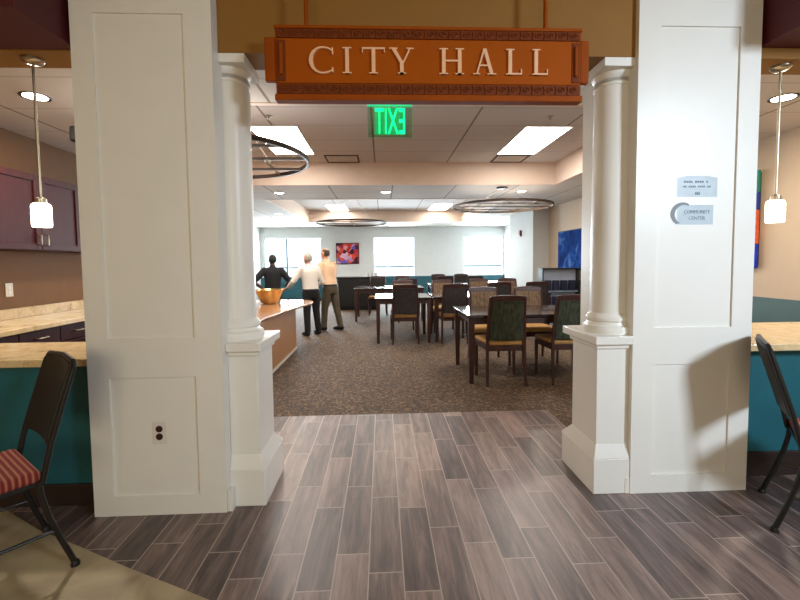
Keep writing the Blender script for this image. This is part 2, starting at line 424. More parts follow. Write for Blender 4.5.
# right end wall with its tall side window
rb = B().box(4.65, 4.83, 12.4, 13.9, 0, LOW).box(4.65, 4.83, 15.6, YB, 0, LOW).box(4.65, 4.83, 13.9, 15.6, 0, WZ0).box(4.65, 4.83, 13.9, 15.6, WZ1, LOW)
struct(rb.build('wall_side', M['backwall']))

def window(n, x0, x1, rot=False, mull=None):
    y = YB + 0.03
    fr = B(); t = 0.05
    fr.box(x0, x0 + t, y, y + 0.08, WZ0, WZ1).box(x1 - t, x1, y, y + 0.08, WZ0, WZ1)
    fr.box(x0 + t, x1 - t, y, y + 0.08, WZ1 - t, WZ1).box(x0 + t, x1 - t, y, y + 0.08, WZ0, WZ0 + t)
    ml = B().box(x0 + t, x1 - t, y + 0.01, y + 0.07, 1.22, 1.26)
    for mx in (mull or []): ml.box(mx - 0.03, mx + 0.03, y + 0.005, y + 0.075, WZ0 + t, WZ1 - t)
    p = B().box(x0 + t, x1 - t, y + 0.035, y + 0.041, WZ0 + t, WZ1 - t)
    if rot:   # stands in the side wall x = 4.65
        m = Matrix.Translation((4.65 + YB * 1.0, 0, 0)) @ Matrix.Identity(4)
        m = Matrix(((0, 1, 0, 4.65 - YB), (1, 0, 0, 0), (0, 0, 1, 0), (0, 0, 0, 1)))
        fr.xf(m); p.xf(m); ml.xf(m)
        bmesh.ops.reverse_faces(fr.bm, faces=fr.bm.faces); bmesh.ops.reverse_faces(p.bm, faces=p.bm.faces); bmesh.ops.reverse_faces(ml.bm, faces=ml.bm.faces)
    f = struct(fr.build('window_%d' % n, M['frame']))
    ml.build('mullion', M['mullion'], f)
    p.build('window_pane', M['glass'], f)
M['frame'] = mat('pale_window_frame', (216, 224, 228), 0.5, 0.03); M['mullion'] = mat('grey_mullion', (92, 116, 124), 0.5, 0.03)
window(1, -4.36, -2.22, mull=[-3.52]); window(2, -0.34, 1.25); window(3, 3.06, 4.62); window(4, 13.9, 15.6, True, [14.7])

# ------------------------------------------------------------------ pillars, columns
def panel_pillar(label, x0, x1, y0, px0, px1, group):
    t = thing('pillar', label, 'pillar', ((x0 + x1) / 2, y0 + 0.3, 0), 0, group)
    ox, oy = -(x0 + x1) / 2, -(y0 + 0.3)
    d = 0.022
    panes = [(0.112, 0.79), (1.012, 2.755)]
    b = B(); y1 = 2.95
    b.box(x0, px0, y0, y0 + d, 0, FH).box(px1, x1, y0, y0 + d, 0, FH)
    z = 0
    for a, c in panes: b.box(px0, px1, y0, y0 + d, z, a); z = c
    b.box(px0, px1, y0, y0 + d, z, FH)
    b.box(x0, x1, y0 + d, y1, 0, FH)
    b.xf(Matrix.Translation((ox, oy, 0))).build('body', M['white'], t)
    for a, c in panes:
        B().box(px0 - 0.003, px1 + 0.003, y0 + 0.011, y0 + d + 0.002, a - 0.003, c + 0.003).xf(Matrix.Translation((ox, oy, 0))).build('recessed_panel', M['white'], t)
    return t
panel_pillar('broad cream panelled pillar left of the doorway, with the power outlet', -1.636, -0.90, 2.365, -1.522, -1.048, 'panelled pillars')
panel_pillar('broad white panelled pillar right of the doorway, carrying two plaques', 1.485, 2.215, 2.415, 1.615, 2.09, 'panelled pillars')

def column(label, cx, s):
    """s = +1 the opening lies to +x of the pillar (left column), -1 mirrored"""
    t = thing('column', label, 'column', (cx, 2.61, 0), 0, 'doorway columns')
    def bx(b, xa, xb, ya, yb, za, zb):   # xa, xb measured towards the opening
        u, v = sorted((s * xa, s * xb)); b.box(u, v, ya - 2.61, yb - 2.61, za, zb); return b
    hid = -0.004 if s > 0 else -0.038
    P0 = hid
    pl = B()
    e = 0.165 if s < 0 else 0.168
    # plinth with a sloped shoulder
    def shoulder(b, x1, z0, y0, y1, x2, z1, y2, y3):
        vs = [b.bm.verts.new((s * x, y - 2.61, z)) for x, y, z in ((P0, y0, z0), (x1, y0, z0), (x1, y1, z0), (P0, y1, z0), (P0, y2, z1), (x2, y2, z1), (x2, y3, z1), (P0, y3, z1))]
        fs = [b.bm.faces.new([vs[i] for i in f]) for f in ((0, 1, 2, 3), (4, 5, 6, 7), (0, 1, 5, 4), (1, 2, 6, 5), (2, 3, 7, 6), (3, 0, 4, 7))]
        bmesh.ops.recalc_face_normals(b.bm, faces=fs)
    X1 = 0.200 if s > 0 else 0.186      # plinth
    X2 = 0.166 if s > 0 else 0.160      # pedestal
    bx(pl, P0, X1, 2.42, 2.87, 0, 0.215); shoulder(pl, X1, 0.215, 2.42, 2.87, X2, 0.30, 2.45, 2.77)
    pl.build('plinth', M['white'], t, bevel=0.004)
    bx(B(), P0, X2, 2.45, 2.77, 0.29, 0.90).build('pedestal', M['white'], t, bevel=0.003)
    c = B(); bx(c, P0, X2 + 0.012, 2.435, 2.80, 0.885, 0.915); bx(c, P0, X2 + 0.03, 2.41, 2.87, 0.913, 0.965)
    c.build('pedestal_cap', M['white'], t, bevel=0.006)
    B().lathe([(0.155, 0.965), (0.160, 0.985), (0.155, 1.01), (0.138, 1.018), (0.132, 1.035), (0.14, 1.045), (0.14, 1.06), (0.128, 1.075), (0.116, 1.09)], seg=48).build('base_moulding', M['white'], t)
    B().lathe([(0.116, 1.085), (0.116, 1.5), (0.108, 2.43), (0.108, 2.52)], seg=48).build('shaft', M['white'], t)
    k = B().lathe([(0.108, 2.465), (0.114, 2.469), (0.114, 2.481), (0.108, 2.485), (0.108, 2.51), (0.116, 2.52), (0.124, 2.535), (0.125, 2.545)], seg=48)
    bx(k, P0, 0.14, 2.45, 2.74, 2.545, 2.594)
    k.build('capital', M['white'], t, bevel=0.002)
    # flat pier behind the round shaft
    bx(B(), P0, 0.025 if s < 0 else 0.02, 2.662, 2.95, 0.9, 2.728).build('pier', M['white'], t, bevel=0.002)
    bx(B(), P0, 0.034, 2.87, 2.95, 0.0, 0.9).build('pier_foot', M['white'], t, bevel=0.002)
    return t
column('white round column on a square pedestal, left side of the doorway', -0.896, 1)
column('white round column on a square pedestal, right side of the doorway', 1.447, -1)
# small base blocks at the inner corners of the pillars
tag(B().box(-0.899, -0.872, 2.372, 2.418, 0, 0.125).build('base_block', M['white'], bevel=0.003), 'small white block at the floor between left pillar and column plinth', 'moulding')
tag(B().box(1.455, 1.484, 2.417, 2.448, 0, 0.10).build('base_block', M['white'], bevel=0.003), 'small white block at the floor between right pillar and column plinth', 'moulding')

# outlet on the left pillar
t = thing('power_outlet', 'white duplex power outlet on the lower left pillar panel', 'outlet', (-1.266, 2.383, 0.471))
B().box(-0.04, 0.04, -0.008, 0.003, -0.066, 0.066).build('cover_plate', M['plastic'], t, bevel=0.003)
for z in (0.022, -0.022): B().lathe([(0.019, -0.0115), (0.019, -0.004)], 0, z, 20, axis='y').build('socket', M['socket'], t)

# ------------------------------------------------------------------ hanging sign
FY = 2.27
sg = thing('hanging_sign', 'carved copper CITY HALL sign hanging over the doorway', 'sign', (0.272, FY + 0.05, 2.265))
ofs = Matrix.Translation((-0.28, -FY - 0.05, -2.265))
b = B().box(-0.535, 1.092, FY + 0.012, FY + 0.055, 2.30, 2.652).box(-0.54, 1.097, FY, FY + 0.06, 2.272, 2.304).box(-0.54, 1.097, FY + 0.004, FY + 0.06, 2.640, 2.657)
b.xf(ofs).build('board', M['sign_edge'], sg, bevel=0.003)
B().box(-0.52, 1.077, FY + 0.006, FY + 0.02, 2.362, 2.588).xf(ofs).build('field', M['sign_field'], sg, bevel=0.002)
for s, x in ((-1, -0.535), (1, 1.092)):
    e = B(); a, c = (x - 0.058, x) if s < 0 else (x, x + 0.048)
    e.prism([(2.375, FY + 0.016), (2.375, FY + 0.05), (2.60, FY + 0.05), (2.60, FY + 0.016)], 'x', a, c)
    bmesh.ops.transform(e.bm, matrix=Matrix(((1, 0, 0, 0), (0, 0, 1, 0), (0, 1, 0, 0), (0, 0, 0, 1))), verts=e.bm.verts)
    bmesh.ops.recalc_face_normals(e.bm, faces=e.bm.faces)
    e.xf(ofs).build('end_wing', M['sign_edge'], sg, bevel=0.006)
    xi = x - s * 0.032
    B().box(xi - 0.022, xi + 0.022, FY + 0.002, FY + 0.012, 2.37, 2.58).xf(ofs).build('end_bracket', M['sign_dark'], sg, bevel=0.004)
    B().box(xi - 0.010, xi + 0.010, FY - 0.010, FY + 0.004, 2.40, 2.562).xf(ofs).build('end_bar', M['sign_edge'], sg, bevel=0.006)
for z0, z1 in ((2.592, 2.636), (2.306, 2.356)):      # carved leaf-scroll borders
    o = B().box(-0.525, 1.082, FY + 0.004, FY + 0.014, z0, z1)
    zc = (z0 + z1) / 2; n = 25; p = 1.60 / n
    for k in range(n):
        x = -0.522 + p * (k + 0.5)
        o.tube([(x + 0.020 * (1 - i / 14) * math.cos(i * 0.75), FY + 0.003, zc + 0.018 * (1 - i / 14) * math.sin(i * 0.75)) for i in range(13)], 0.0042, 6)
        o.tube([(x - p / 2, FY + 0.003, z0 + 0.004), (x - p / 2 + 0.006, FY + 0.001, zc), (x - p / 2, FY + 0.003, z1 - 0.004)], 0.004, 6)
    o.xf(ofs).build('carved_border', M['sign_dark'], sg)
def serif_letters():
    z0, h, out = 2.408, 0.133, []
    th, hr = 0.0195, 0.009        # stem and hairline widths
    yb = FY + 0.008; cnt = [0]
    class Y:
        @staticmethod
        def a(): cnt[0] += 1; return FY - 0.006 - 0.0004 * (cnt[0] % 5)
    def stem(b, x, w=th, a=0.0, c=1.0): b.box(x, x + w, Y.a(), yb, z0 + h * a, z0 + h * c)
    def bar(b, x0, x1, z, w=hr): b.box(x0, x1, Y.a(), yb, z, z + w)
    def serif(b, x0, x1, top): 
        z = z0 + h - 0.006 if top else z0
        b.box(x0, x1, Y.a(), yb, z, z + 0.006)
    def diag(b, xa, za, xb, zb, w): b.prism([(xa, za), (xa + w, za), (xb + w, zb), (xb, zb)], 'y', Y.a(), yb)
    b = B(); cx, cz, R = -0.286, z0 + h / 2, h / 2 + 0.003      # C
    outer, inner = [], []
    for i in range(33):
        a = math.radians(42 + (318 - 42) * i / 32)
        outer.append((cx + R * 1.06 * math.cos(a), cz + R * math.sin(a)))
        wv = 0.005 + 0.017 * max(0, -math.cos(a)) ** 0.8
        inner.append((cx + (R * 1.06 - wv) * math.cos(a), cz + (R - 0.009) * math.sin(a)))
    b2 = b
    for i in range(32): b2.prism([outer[i], outer[i + 1], inner[i + 1], inner[i]], 'y', Y.a(), yb)
    b.box(cx + 0.046, cx + 0.053, Y.a(), yb, cz + R * 0.42, cz + R * 0.92); b.box(cx + 0.046, cx + 0.053, Y.a(), yb, cz - R * 0.90, cz - R * 0.52)
    out.append(b)
    b = B(); stem(b, -0.171); serif(b, -0.185, -0.138, 1); serif(b, -0.185, -0.138, 0); out.append(b)      # I
    b = B(); stem(b, -0.033); bar(b, -0.083, 0.037, z0 + h - hr); serif(b, -0.047, 0.0, 0)                  # T
    b.box(-0.083, -0.078, Y.a(), yb, z0 + h - 0.026, z0 + h); b.box(0.032, 0.037, Y.a(), yb, z0 + h - 0.026, z0 + h); out.append(b)
    b = B(); xc = 0.125; stem(b, xc - th / 2, th, 0, 0.45); diag(b, xc - th / 2, z0 + h * 0.42, xc - 0.055, z0 + h, th); diag(b, xc + 0.002, z0 + h * 0.42, xc + 0.040, z0 + h, hr)   # Y
    serif(b, xc - 0.066, xc - 0.022, 1); serif(b, xc + 0.026, xc + 0.064, 1); serif(b, xc - 0.022, xc + 0.022, 0); out.append(b)
    b = B(); x = 0.337; stem(b, x); stem(b, x + 0.085); bar(b, x, x + 0.1, z0 + h * 0.49)                   # H
    for q in (x, x + 0.085):
        serif(b, q - 0.013, q + th + 0.013, 1); serif(b, q - 0.013, q + th + 0.013, 0)
    out.append(b)
    b = B(); x = 0.506; diag(b, x + 0.012, z0, x + 0.052, z0 + h, hr); diag(b, x + 0.088, z0, x + 0.050, z0 + h, th * 0.95)   # A
    bar(b, x + 0.026, x + 0.093, z0 + h * 0.32, 0.008); serif(b, x - 0.002, x + 0.034, 0); serif(b, x + 0.074, x + 0.121, 0); out.append(b)
    for x in (0.692, 0.832):                                                                             # L L
        b = B(); stem(b, x); bar(b, x, x + 0.073, z0); serif(b, x - 0.012, x + th + 0.012, 1); serif(b, x - 0.012, x + 0.01, 0)
        b.box(x + 0.068, x + 0.073, Y.a(), yb, z0, z0 + 0.03); out.append(b)
    return out
for b in serif_letters(): b.xf(ofs).build('letter', M['letter'], sg)
for x in (-0.375, 0.905): B().lathe([(0.011, 2.65), (0.011, FH)], x, FY + 0.035, 12).xf(ofs).build('hanging_rod', M['sign_edge'], sg)

# ------------------------------------------------------------------ exit sign, hung from the soffit edge, seen from behind
def text_mesh(txt, size, depth, bold=0.0):
    c = bpy.data.curves.new('letters', 'FONT'); c.body = txt; c.size = size; c.extrude = depth; c.offset = bold
    c.align_x = 'CENTER'; c.align_y = 'CENTER'
    o = bpy.data.objects.new('letters', c); C.objects.link(o); bpy.context.view_layer.update()
    me = bpy.data.meshes.new_from_object(o.evaluated_get(bpy.context.evaluated_depsgraph_get()))
    bpy.data.objects.remove(o); bpy.data.curves.remove(c)
    b = B(); b.bm.from_mesh(me); bpy.data.meshes.remove(me); return b
def islands(b):
    """split a bmesh of lettering into one B per letter, left to right"""
    left = set(b.bm.verts); out = []
    while left:
        st = [left.pop()]; grp = set(st)
        while st:
            for e in st.pop().link_edges:
                for v in e.verts:
                    if v in left: left.discard(v); grp.add(v); st.append(v)
        nb = B(); mp = {v: nb.bm.verts.new(v.co) for v in grp}
        for f in b.bm.faces:
            if f.verts[0] in grp: nb.bm.faces.new([mp[v] for v in f.verts])
        out.append((min(v.co.x for v in grp), nb))
    b.bm.free(); return [n for _, n in sorted(out, key=lambda q: q[0])]
ex = thing('exit_sign', 'edge-lit green EXIT sign on a clear panel, its lettering seen reversed from behind', 'sign', (0.08, 3.53, 2.745))
B().box(-0.185, 0.185, -0.035, 0.035, -0.045, -0.016).build('housing', M['exitedge'], ex, bevel=0.006)
B().box(-0.185, 0.185, -0.005, 0.005, -0.30, -0.045).build('clear_panel', M['acrylic'], ex, bevel=0.003)
B().box(-0.128, 0.128, 0.0055, 0.0075, -0.275, -0.06).build('lit_field', M['exitfield'], ex)
b = text_mesh('EXIT', 0.245, 0.003, 0.0)
xs = [v.co.x for v in b.bm.verts]; zs = [v.co.y for v in b.bm.verts]
kx, kz = 0.245 / (max(xs) - min(xs)), 0.205 / (max(zs) - min(zs))
mx, mz = (max(xs) + min(xs)) / 2, (max(zs) + min(zs)) / 2
b.xf(Matrix(((-kx, 0, 0, kx * mx), (0, 0, 1, -0.0065), (0, kz, 0, -0.167 - kz * mz), (0, 0, 0, 1))))
bmesh.ops.recalc_face_normals(b.bm, faces=b.bm.faces)
for q in islands(b): q.build('letter', M['exitgreen'], ex)

# ------------------------------------------------------------------ plaques on the right pillar
PY = 2.432
def strip_line(b, xc, z, w, h, n):
    """small worn lettering: a run of short raised strokes"""
    p = w / n
    for k in range(n):
        if (k * 7 + n) % 5 == 4: continue
        x = xc - w / 2 + p * k
        b.box(x, x + p * 0.62, -0.0085, -0.004, z - h / 2, z + h / 2)
t = thing('wall_plaque', 'upper pale blue plaque on the white pillar, with three lines of worn lettering', 'plaque', (1.861, PY, 1.843))
B().prism([(-0.126, -0.062), (0.126, -0.062), (0.126, 0.055), (0.06, 0.068), (-0.06, 0.068), (-0.126, 0.055)], 'y', -0.006, 0.006).build('plate', M['plaque'], t, bevel=0.003)
b = B(); strip_line(b, -0.005, 0.03, 0.15, 0.012, 11); strip_line(b, 0, 0.002, 0.17, 0.010, 15); strip_line(b, 0, -0.038, 0.04, 0.016, 4)
for q in islands(b): q.build('letter', M['ink'], t)
t = thing('wall_plaque', 'lower pale blue plaque on the white pillar reading community center', 'plaque', (1.846, PY, 1.680))
B().prism([(-0.108, -0.062), (0.122, -0.062), (0.122, 0.062), (-0.108, 0.062)], 'y', -0.006, 0.006).build('plate', M['plaque'], t, bevel=0.004)
arc = [(-0.07 + 0.073 * math.cos(math.radians(a)), 0.005 + 0.068 * math.sin(math.radians(a))) for a in range(60, 246, 12)]
arc2 = [(-0.058 + 0.060 * math.cos(math.radians(a)), 0.002 + 0.056 * math.sin(math.radians(a))) for a in range(245, 59, -12)]
B().prism(arc + arc2, 'y', -0.0075, 0.007).build('emblem', M['emblem'], t)
for txt, z, w in (('COMMUNITY', 0.016, 0.158), ('CENTER', -0.020, 0.100)):
    b = text_mesh(txt, 0.03, 0.001); xs = [v.co.x for v in b.bm.verts]; k = w / (max(xs) - min(xs))
    b.xf(Matrix(((k, 0, 0, 0.018), (0, 0, -1, -0.007), (0, 1.0, 0, z), (0, 0, 0, 1))))
    for q in islands(b): q.build('letter', M['ink'], t)

# ------------------------------------------------------------------ bar counters in the side openings
def bar_counter(label, x0, x1, y0, y1, yp, zb):
    t = thing('bar_counter', label, 'counter', ((x0 + x1) / 2, (yp + y1) / 2, 0), 0, 'bar counters in the side openings')
    o = Matrix.Translation((-(x0 + x1) / 2, -(yp + y1) / 2, 0))
    B().box(x0, x1, y0, y1, 0.845, 0.89).xf(o).build('countertop', M['granite'], t, bevel=0.006)
    B().box(x0, x1, yp, yp + 0.12, zb, 0.845).xf(o).build('front_panel', M['panelteal'], t)
    B().box(x0, x1, yp - 0.012, yp + 0.12, 0, zb).xf(o).build('base_strip', M['darkbase'], t, bevel=0.004)
bar_counter('granite topped bar counter with dark teal front left of the doorway', -2.95, -1.64, 2.425, 2.98, 2.5, 0.13)
bar_counter('granite topped bar counter with bright teal front right of the doorway', 2.22, 3.7, 2.465, 3.32, 2.58, 0.16)

# pendants over the bars
def pendant():
    t = thing('pendant_lamp', '', 'lamp', group='pendants over the bar counters')
    B().lathe([(0.012, -0.03), (0.045, -0.022), (0.054, -0.012), (0.054, 0.0)], seg=28).build('canopy', M['chrome'], t)
    B().lathe([(0.0075, -0.80), (0.0075, -0.02)], seg=12).build('rod', M['chrome'], t)
    B().lathe([(0.012, -0.735), (0.028, -0.745), (0.030, -0.772), (0.026, -0.785)], seg=24).xf(Matrix.Translation((0, 0, -0.043))).build('socket_cap', M['chrome'], t)
    B().lathe([(0.034, -0.772), (0.044, -0.778), (0.048, -0.79), (0.048, -0.898), (0.045, -0.908), (0.036, -0.908)], seg=32).xf(Matrix.Translation((0, 0, -0.043))).build('shade', M['shade'], t)
    return t
pd = pendant()
place_copy(pd, True, 'lit cylindrical glass pendant lamp hanging over the left bar counter', (-1.972, 2.545, 2.594))
place_copy(pd, False, 'lit cylindrical glass pendant lamp hanging over the right bar counter', (2.46, 2.545, 2.594))

# ------------------------------------------------------------------ stacking chairs at the bars (face +y locally)
def stack_chair():
    t = thing('stacking_chair', '', 'chair', group='metal chairs at the bar counters')
    B().box(-0.215, 0.215, -0.20, 0.23, 0.445, 0.50).build('seat', M['stripe'], t, bevel=0.024, seg=4)
    B().box(-0.20, 0.20, -0.20, 0.22, 0.425, 0.447).build('seat_pan', M['black'], t, bevel=0.004)
    def back(z): return -0.20 - 0.16 * max(0, (z - 0.45) / 0.55) ** 1.1
    # upholstered back shell
    bk = B(); n, m = 8, 10; grid = []
    for f in (0.016, -0.016):
        rows = []
        for j in range(m + 1):
            z = 0.60 + 0.35 * j / m
            rows.append([bk.bm.verts.new((-0.185 + 0.37 * i / n, back(z) + f - 0.018 * (1 - (2 * i / n - 1) ** 2), z + (0.018 * (1 - (2 * i / n - 1) ** 2) if j == m else 0))) for i in range(n + 1)])
        grid.append(rows)
    A, D = grid
    for j in range(m):
        for i in range(n):
            bk.bm.faces.new((A[j][i], A[j][i + 1], A[j + 1][i + 1], A[j + 1][i])); bk.bm.faces.new((D[j][i], D[j + 1][i], D[j + 1][i + 1], D[j][i + 1]))
    for j in range(m):
        for i in (0, n): bk.bm.faces.new((A[j][i], A[j + 1][i], D[j + 1][i], D[j][i]))
    for i in range(n):
        for j in (0, m): bk.bm.faces.new((A[j][i], A[j][i + 1], D[j][i + 1], D[j][i]))
    bmesh.ops.recalc_face_normals(bk.bm, faces=bk.bm.faces)
    bk.build('backrest', M['blackvinyl'], t, bevel=0.006)
    pts = [(-0.2, back(z), z) for z in (0.43, 0.6, 0.75, 0.88, 0.93)] + [(-0.17, back(0.96), 0.962), (0, back(0.96) - 0.012, 0.972), (0.17, back(0.96), 0.962)] + [(0.2, back(z), z) for z in (0.93, 0.88, 0.75, 0.6, 0.43)]
    B().tube(pts, 0.0125, 10).build('back_frame', M['black'], t)
    for s in (-1, 1):
        r = B().tube([(s * 0.2, -0.19, 0.45), (s * 0.202, -0.195, 0.38), (s * 0.207, -0.215, 0.28), (s * 0.214, -0.25, 0.16), (s * 0.222, -0.30, 0.012)], 0.0125, 10).build('leg', M['black'], t)
        B().lathe([(0.019, 0), (0.019, 0.012), (0.014, 0.024)], s * 0.222, -0.30, 14).build('foot', M['black'], r)
        r = B().tube([(s * 0.2, 0.19, 0.44), (s * 0.205, 0.20, 0.3), (s * 0.212, 0.225, 0.012)], 0.0125, 10).build('leg', M['black'], t)
        B().lathe([(0.019, 0), (0.019, 0.012), (0.014, 0.024)], s * 0.212, 0.225, 14).build('foot', M['black'], r)
        B().tube([(s * 0.212, -0.24, 0.2), (s * 0.209, 0.215, 0.2)], 0.008, 8).build('stretcher', M['black'], t)
    return t
def face(dx, dy): return math.atan2(-dx, dy)
sc = stack_chair()
def put_stack(first, label, legs_mid, d):
    d = Vector(d).normalized(); p = Vector(legs_mid) + d * 0.30
    place_copy(sc, first, label, (p.x, p.y, 0), face(d.x, d.y))
put_stack(True, 'black metal chair with red striped seat by the left bar counter', (-1.645, 2.12), (-0.62, -0.78))
put_stack(False, 'black metal chair with red striped seat by the right bar counter', (2.155, 2.205), (0.80, -0.60))

# ------------------------------------------------------------------ kitchen behind the left bar
def upper_cab():
    t = thing('wall_cabinet', '', 'cabinet', group='upper cabinets on the kitchen wall')
    B().box(0.02, 0.35, -0.53, 0.53, 0, 0.71).build('body', M['cabinet'], t, bevel=0.003)
    for s in (-1, 1):
        y0, y1 = (-0.525, -0.003) if s < 0 else (0.003, 0.525)
        d = B().box(0.352, 0.366, y0, y1, 0.005, 0.705)
        for q in ((y0, y0 + 0.06, 0.005, 0.705), (y1 - 0.06, y1, 0.005, 0.705), (y0 + 0.06, y1 - 0.06, 0.005, 0.065), (y0 + 0.06, y1 - 0.06, 0.645, 0.705)):
            d.box(0.366, 0.378, q[0], q[1], q[2], q[3])
        d = d.build('door', M['cabinet'], t, bevel=0.003)
        yh = s * 0.04
        B().tube([(0.376, yh, 0.05), (0.404, yh, 0.055), (0.406, yh, 0.10), (0.404, yh, 0.145), (0.376, yh, 0.15)], 0.006, 8).build('handle', M['chrome'], d)
    return t
uc = upper_cab()
for i, y in enumerate((4.15, 3.09, 5.21)):
    place_copy(uc, i == 0, ('dark red wall cabinet with two doors behind the left pendant lamp', 'dark red wall cabinet nearest the lobby, at the left edge', 'dark red wall cabinet at the far end of the kitchen, mostly behind the left pillar')[i], (XKL, y, 1.56))
def base_cab():
    t = thing('base_cabinet', '', 'cabinet', group='base cabinets under the kitchen worktop')
    B().box(0.02, 0.55, -0.45, 0.45, 0.1, 0.86).build('body', M['cabinet'], t, bevel=0.003)
    B().box(0.02, 0.48, -0.45, 0.45, 0.0, 0.1).build('toe_kick', M['darkbase'], t)
    for s in (-1, 1):
        y0, y1 = (-0.445, -0.003) if s < 0 else (0.003, 0.445)
        d = B().box(0.552, 0.572, y0, y1, 0.70, 0.85).build('drawer', M['cabinet'], t, bevel=0.004)
        yc = (y0 + y1) / 2
        B().tube([(0.570, yc - 0.06, 0.78), (0.598, yc - 0.055, 0.78), (0.6, yc, 0.78), (0.598, yc + 0.055, 0.78), (0.570, yc + 0.06, 0.78)], 0.006, 8).build('handle', M['chrome'], d)
        d = B().box(0.552, 0.572, y0, y1, 0.12, 0.69).build('door', M['cabinet'], t, bevel=0.004)
        B().tube([(0.570, s * 0.05, 0.52), (0.598, s * 0.05, 0.525), (0.598, s * 0.05, 0.615), (0.570, s * 0.05, 0.62)], 0.006, 8).build('handle', M['chrome'], d)
    return t
bc = base_cab()
for i, y in enumerate((3.15, 4.05, 4.95, 5.85)):
    place_copy(bc, i == 0, ('dark red base cabinet with drawers at the lobby end of the worktop', 'dark red base cabinet with drawers, second from the lobby end', 'dark red base cabinet with drawers, third from the lobby end', 'dark red base cabinet at the far end of the worktop')[i], (XKL, y, 0))
t = thing('worktop', 'speckled beige granite worktop with upstand along the kitchen wall', 'worktop', (XKL, 4.5, 0.86))
B().box(0.002, 0.62, -1.82, 1.82, 0.0, 0.045).build('slab', M['granite'], t, bevel=0.005)
B().box(0.002, 0.025, -1.82, 1.82, 0.045, 0.145).build('upstand', M['granite'], t, bevel=0.003)
t = thing('power_outlet', 'white outlet plate on the brown kitchen wall above the worktop', 'outlet', (XKL, 4.20, 1.187))
B().box(0.001, 0.008, -0.04, 0.04, -0.066, 0.066).build('cover_plate', M['plastic'], t, bevel=0.002)
for z in (0.022, -0.022): B().lathe([(0.017, 0.006), (0.017, 0.010)], 0, z, 16, axis='x').build('socket', M['paper'], t)

# ------------------------------------------------------------------ ceiling fittings
def recessed():
    t = thing('recessed_light', '', 'ceiling light', group='recessed ceiling lights')
    B().lathe([(0.080, -0.004), (0.100, -0.007), (0.103, 0.0)], seg=36, cap=False).build('trim_ring', M['bronze'], t)
    B().lathe([(0.081, -0.0035), (0.081, 0.0)], seg=36).build('lens', M['recess'], t)
    d = bpy.data.lights.new('downlight', 'AREA'); d.shape = 'DISK'; d.size = 0.15; d.energy = 34; d.color = (1.0, 0.88, 0.72)
    lo = bpy.data.objects.new('downlight', d); C.objects.link(lo); lo.parent = t; lo.location = (0, 0, -0.006)
    return t
rl = recessed()
RL = [(-2.67, 3.45, 'lit round recessed light in the ceiling beside the left pendant lamp'), (3.30, 3.38, 'lit round recessed light in the ceiling beside the right pendant lamp'),
      (-1.91, 8.04, 'lit recessed light in the soffit, leftmost of the three in a row'), (0.09, 7.98, 'lit recessed light in the soffit, middle one of the three'),
      (2.65, 7.92, 'lit recessed light in the soffit above the right round chandelier'), (-2.75, 11.4, 'lit recessed light in the low ceiling left of the far tray')]
for i, (x, y, lb) in enumerate(RL): place_copy(rl, i == 0, lb, (x, y, LOW - 0.0005))
def troffer():
    t = thing('ceiling_light', '', 'ceiling light', group='rectangular troffer lights')
    f = B()
    for q in ((-0.305, -0.29, -0.675, 0.675), (0.29, 0.305, -0.675, 0.675), (-0.29, 0.29, -0.675, -0.66), (-0.29, 0.29, 0.66, 0.675)): f.box(q[0], q[1], q[2], q[3], -0.012, 0)
    f.build('frame', M['plastic'], t)
    B().box(-0.29, 0.29, -0.66, 0.66, -0.008, -0.001).build('diffuser', M['troffer'], t)
    return t
tf = troffer()
TF = [(-1.32, 5.97, 'bright rectangular ceiling light above the left round chandelier'), (2.12, 5.95, 'bright rectangular ceiling light at the right of the near ceiling tray'),
      (-1.35, 13.1, 'bright rectangular ceiling light in the far tray, the left one'), (1.8, 13.0, 'bright rectangular ceiling light in the far tray, the right one')]
for i, (x, y, lb) in enumerate(TF): place_copy(tf, i == 0, lb, (x, y, TRAY - 0.0005))
def vent():
    t = thing('ceiling_vent', '', 'vent', group='ceiling vents in the near tray')
    f = B().box(-0.27, 0.27, -0.24, -0.21, -0.012, 0).box(-0.27, 0.27, 0.21, 0.24, -0.012, 0).box(-0.27, -0.24, -0.21, 0.21, -0.012, 0).box(0.24, 0.27, -0.21, 0.21, -0.012, 0)
    f.build('frame', M['bronze'], t)
    s = B().box(-0.24, 0.24, -0.21, 0.21, -0.003, -0.0005)
    for k in range(6): s.box(-0.2, 0.2, -0.15 + 0.055 * k, -0.13 + 0.055 * k, -0.010, -0.003)
    s.build('grille', M['ring_pale'], t); return t
vt = vent()
for i, (x, y, lb) in enumerate(((-0.62, 6.95, 'square return vent in the near ceiling tray, left of centre'), (2.12, 6.93, 'square return vent behind the right rectangular ceiling light'))):
    place_copy(vt, i == 0, lb, (x, y, TRAY - 0.0005))
def sprinkler():
    t = thing('sprinkler_head', '', 'sprinkler', group='sprinkler heads')
    B().lathe([(0.012, -0.03), (0.014, -0.01), (0.04, -0.006), (0.042, 0)], seg=18).build('body', M['chrome'], t)
    B().lathe([(0.024, -0.036), (0.024, -0.031)], seg=14).build('deflector', M['chrome'], t); return t
sp = sprinkler()
for i, (x, y, lb) in enumerate(((-1.27, 4.95, 'small sprinkler head in the near tray, before the left rectangular light'), (1.98, 4.92, 'small sprinkler head in the near tray, before the right rectangular light'), (0.2, 10.3, 'small sprinkler head in the far tray'))):
    place_copy(sp, i == 0, lb, (x, y, TRAY - 0.0005))

